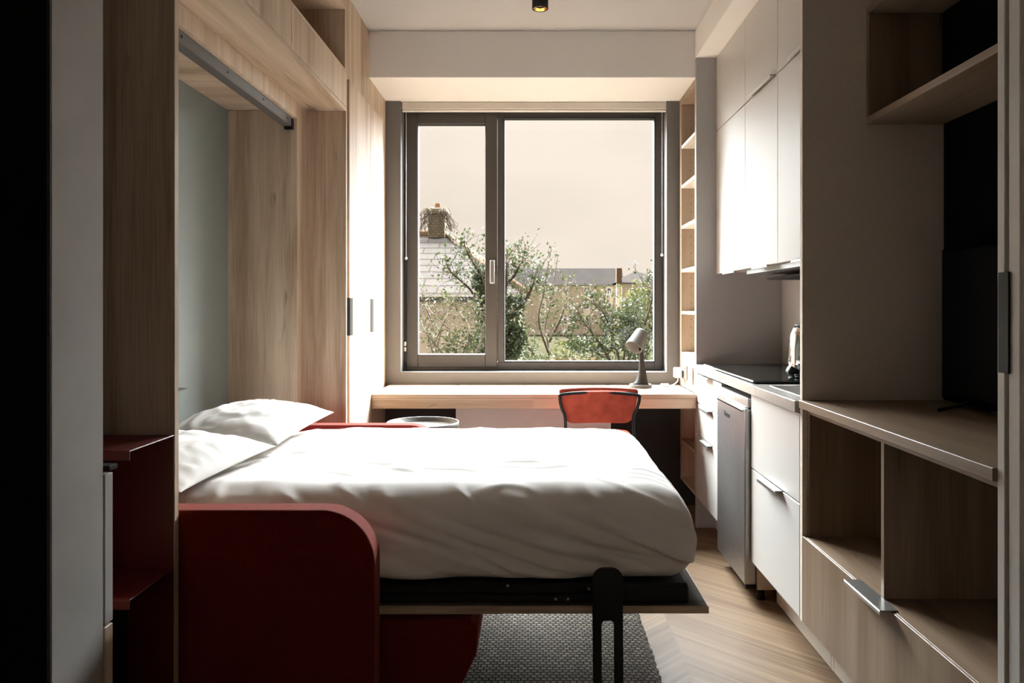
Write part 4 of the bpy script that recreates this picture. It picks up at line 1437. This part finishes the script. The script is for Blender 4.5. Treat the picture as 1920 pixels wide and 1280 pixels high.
def tree(name, label, Y, stems, twig_spread, leaf_mat, leafL, n_twig, n_leaf, seed, bark='bark', group=None, clumps=(), cat='tree', r0=.02):
    """stems: pixel polylines rising from the ground; twigs sprout along their upper two thirds; leaves sit on the twigs"""
    rnd = random.Random(seed)
    base = at(*stems[0][0], Y)
    root = thing(name, (base.x, Y, ZG), label, cat, group)
    bm = bmesh.new()
    vs, fs = [], []
    for st in stems:
        pts = []
        for i, (u, v) in enumerate(st):
            p = at(u, v, Y)
            if i:
                p.y += rnd.uniform(-.35, .35)
            pts.append(p)
        if st is stems[0]:
            pts[0].z = ZG
        pth = smooth_path(pts, 7)
        k = len(pth)
        tube(bm, pth, [max(.0035, r0 * (1 - .85 * i / k)) for i in range(k)], 6)
        for t_ in range(n_twig):
            i = int(k * rnd.uniform(.25, 1.0)) - 1
            p = pth[max(0, i)].copy()
            d = (pth[min(k - 1, i + 1)] - pth[max(0, i - 1)]).normalized()
            d = (d * .7 + Vector((rnd.gauss(0, .7), rnd.gauss(0, .7), rnd.gauss(.25, .5)))).normalized()
            ln = twig_spread * rnd.uniform(.4, 1.1)
            tw_ = [p.copy()]
            for s in range(4):
                p = p + d * ln / 4
                d = (d + Vector((rnd.gauss(0, .22), rnd.gauss(0, .22), rnd.gauss(.06, .2)))).normalized()
                tw_.append(p.copy())
            tube(bm, tw_, [.0035, .003, .0026, .0022, .0018], 4, cap=False)
            for s in range(n_leaf):
                q = rnd.choice((1, 2, 3, 3, 4, 4))
                c = tw_[q] + Vector((rnd.gauss(0, .035), rnd.gauss(0, .035), rnd.gauss(0, .035)))
                leaf_add(vs, fs, c, leafL, rnd)
    for (u, v, ru, rv, cnt) in clumps:
        for s in range(cnt):
            a = rnd.uniform(0, 2 * math.pi)
            r = math.sqrt(rnd.random())
            c = at(u + ru * r * math.cos(a), v + rv * r * math.sin(a), Y)
            c.y += rnd.uniform(-1, 1) * ru * Y / F
            leaf_add(vs, fs, c, leafL, rnd)
    obj('branches', bm, M[bark], root)
    if vs:
        me = bpy.data.meshes.new('foliage')
        org = ORIGIN[root]
        me.from_pydata([v - org for v in vs], [], fs)
        me.materials.append(M[leaf_mat])
        o = bpy.data.objects.new('foliage', me)
        COL.objects.link(o)
        o.parent = root
        ORIGIN[o] = org
    return root


GT = 'trees and shrubs outside the window'
tree('ivy_clad_tree', 'ivy-clad tree with leafy branches behind the middle bar of the window', 8.0,
     [[(925, 900), (922, 700), (918, 600), (905, 520), (880, 470)], [(922, 680), (945, 560), (952, 500), (958, 462)], [(920, 640), (985, 560), (1000, 530), (1012, 490)],
      [(918, 610), (880, 545), (850, 515), (842, 505)], [(918, 580), (900, 520), (880, 478), (872, 455)], [(920, 560), (960, 520), (975, 500), (985, 478)]],
     .26, 'leaf_dark', .042, 30, 7, 3, group=GT, r0=.022,
     clumps=((903, 560, 12, 60, 620), (925, 645, 42, 42, 1700), (962, 640, 26, 36, 1000), (895, 525, 12, 25, 160), (955, 590, 12, 40, 420), (976, 600, 9, 50, 300), (948, 510, 12, 30, 110)))
tree('leafy_shrub', 'sparse olive shrub low in the left window pane', 7.0,
     [[(870, 900), (868, 720), (850, 640), (820, 590), (800, 575)], [(868, 690), (880, 620), (850, 580), (838, 560)], [(868, 720), (830, 660), (808, 620), (795, 600)],
      [(868, 700), (900, 640), (890, 590), (880, 570)]], .22, 'leaf_mid', .038, 26, 6, 8, bark='twig', group=GT, r0=.011,
     clumps=((862, 640, 30, 26, 260), (835, 665, 30, 14, 120)))
tree('slender_tree', 'thin pale leafy tree in front of the distant stone building', 10.0,
     [[(1030, 900), (1030, 700), (1022, 620), (1035, 560), (1048, 470)], [(1028, 660), (1010, 600), (1020, 545), (1034, 462)], [(1030, 640), (1052, 590), (1058, 560), (1062, 520)],
      [(1030, 690), (990, 650), (970, 600), (985, 550)]], .28, 'leaf_mid', .045, 18, 5, 5, bark='twig', group=GT, r0=.02,
     clumps=((1035, 575, 22, 40, 150), (1015, 540, 26, 20, 120)))
tree('spreading_bush', 'dark leafed bush spreading across the lower right of the window', 7.5,
     [[(1170, 900), (1165, 720), (1130, 670), (1085, 645), (1050, 625)], [(1165, 690), (1150, 620), (1120, 575), (1092, 552)], [(1165, 700), (1180, 610), (1140, 590), (1110, 565)],
      [(1165, 700), (1205, 620), (1215, 560), (1218, 530)], [(1165, 710), (1120, 640), (1090, 600), (1078, 585)], [(1170, 740), (1195, 660), (1205, 610), (1190, 570)]],
     .26, 'leaf_dark', .040, 30, 7, 12, group=GT, r0=.015, clumps=((1160, 610, 36, 26, 420), (1115, 648, 55, 14, 520), (1195, 640, 28, 36, 520), (1185, 585, 26, 26, 300)))
tree('yellow_green_tree', 'yellow green bushy tree at the right edge of the window', 13.0,
     [[(1215, 900), (1210, 700), (1205, 600), (1200, 560)], [(1210, 660), (1190, 600), (1185, 570)], [(1210, 640), (1228, 580), (1230, 545)]], .5, 'leaf_yellow', .075, 30, 8, 21, group=GT, r0=.05,
     clumps=((1205, 585, 26, 38, 520), (1170, 640, 30, 30, 300), (1080, 655, 45, 18, 260)))
tree('low_hedge', 'mixed green hedge along the bottom of the window', 9.0,
     [[(980, 900), (985, 780), (970, 700)], [(985, 780), (1040, 720), (1060, 685)], [(985, 790), (1100, 730), (1130, 685)], [(985, 790), (1180, 740), (1220, 690)], [(985, 780), (920, 720), (880, 685)]],
     .24, 'leaf_mid', .05, 26, 7, 33, group=GT, cat='hedge', r0=.012, clumps=((960, 678, 60, 18, 520), (1070, 682, 80, 18, 620), (1190, 680, 60, 18, 480), (985, 640, 24, 30, 160)))
tree('bare_sapling', 'thin leafless sapling in front of the pale house wall', 9.5,
     [[(815, 900), (812, 700), (808, 620), (800, 560), (795, 520)], [(812, 680), (830, 610), (850, 560)], [(812, 660), (795, 610), (786, 585)], [(812, 650), (835, 600), (842, 575), (860, 545)]],
     .35, 'leaf_mid', .035, 24, 1, 40, bark='twig', group=GT, r0=.014)
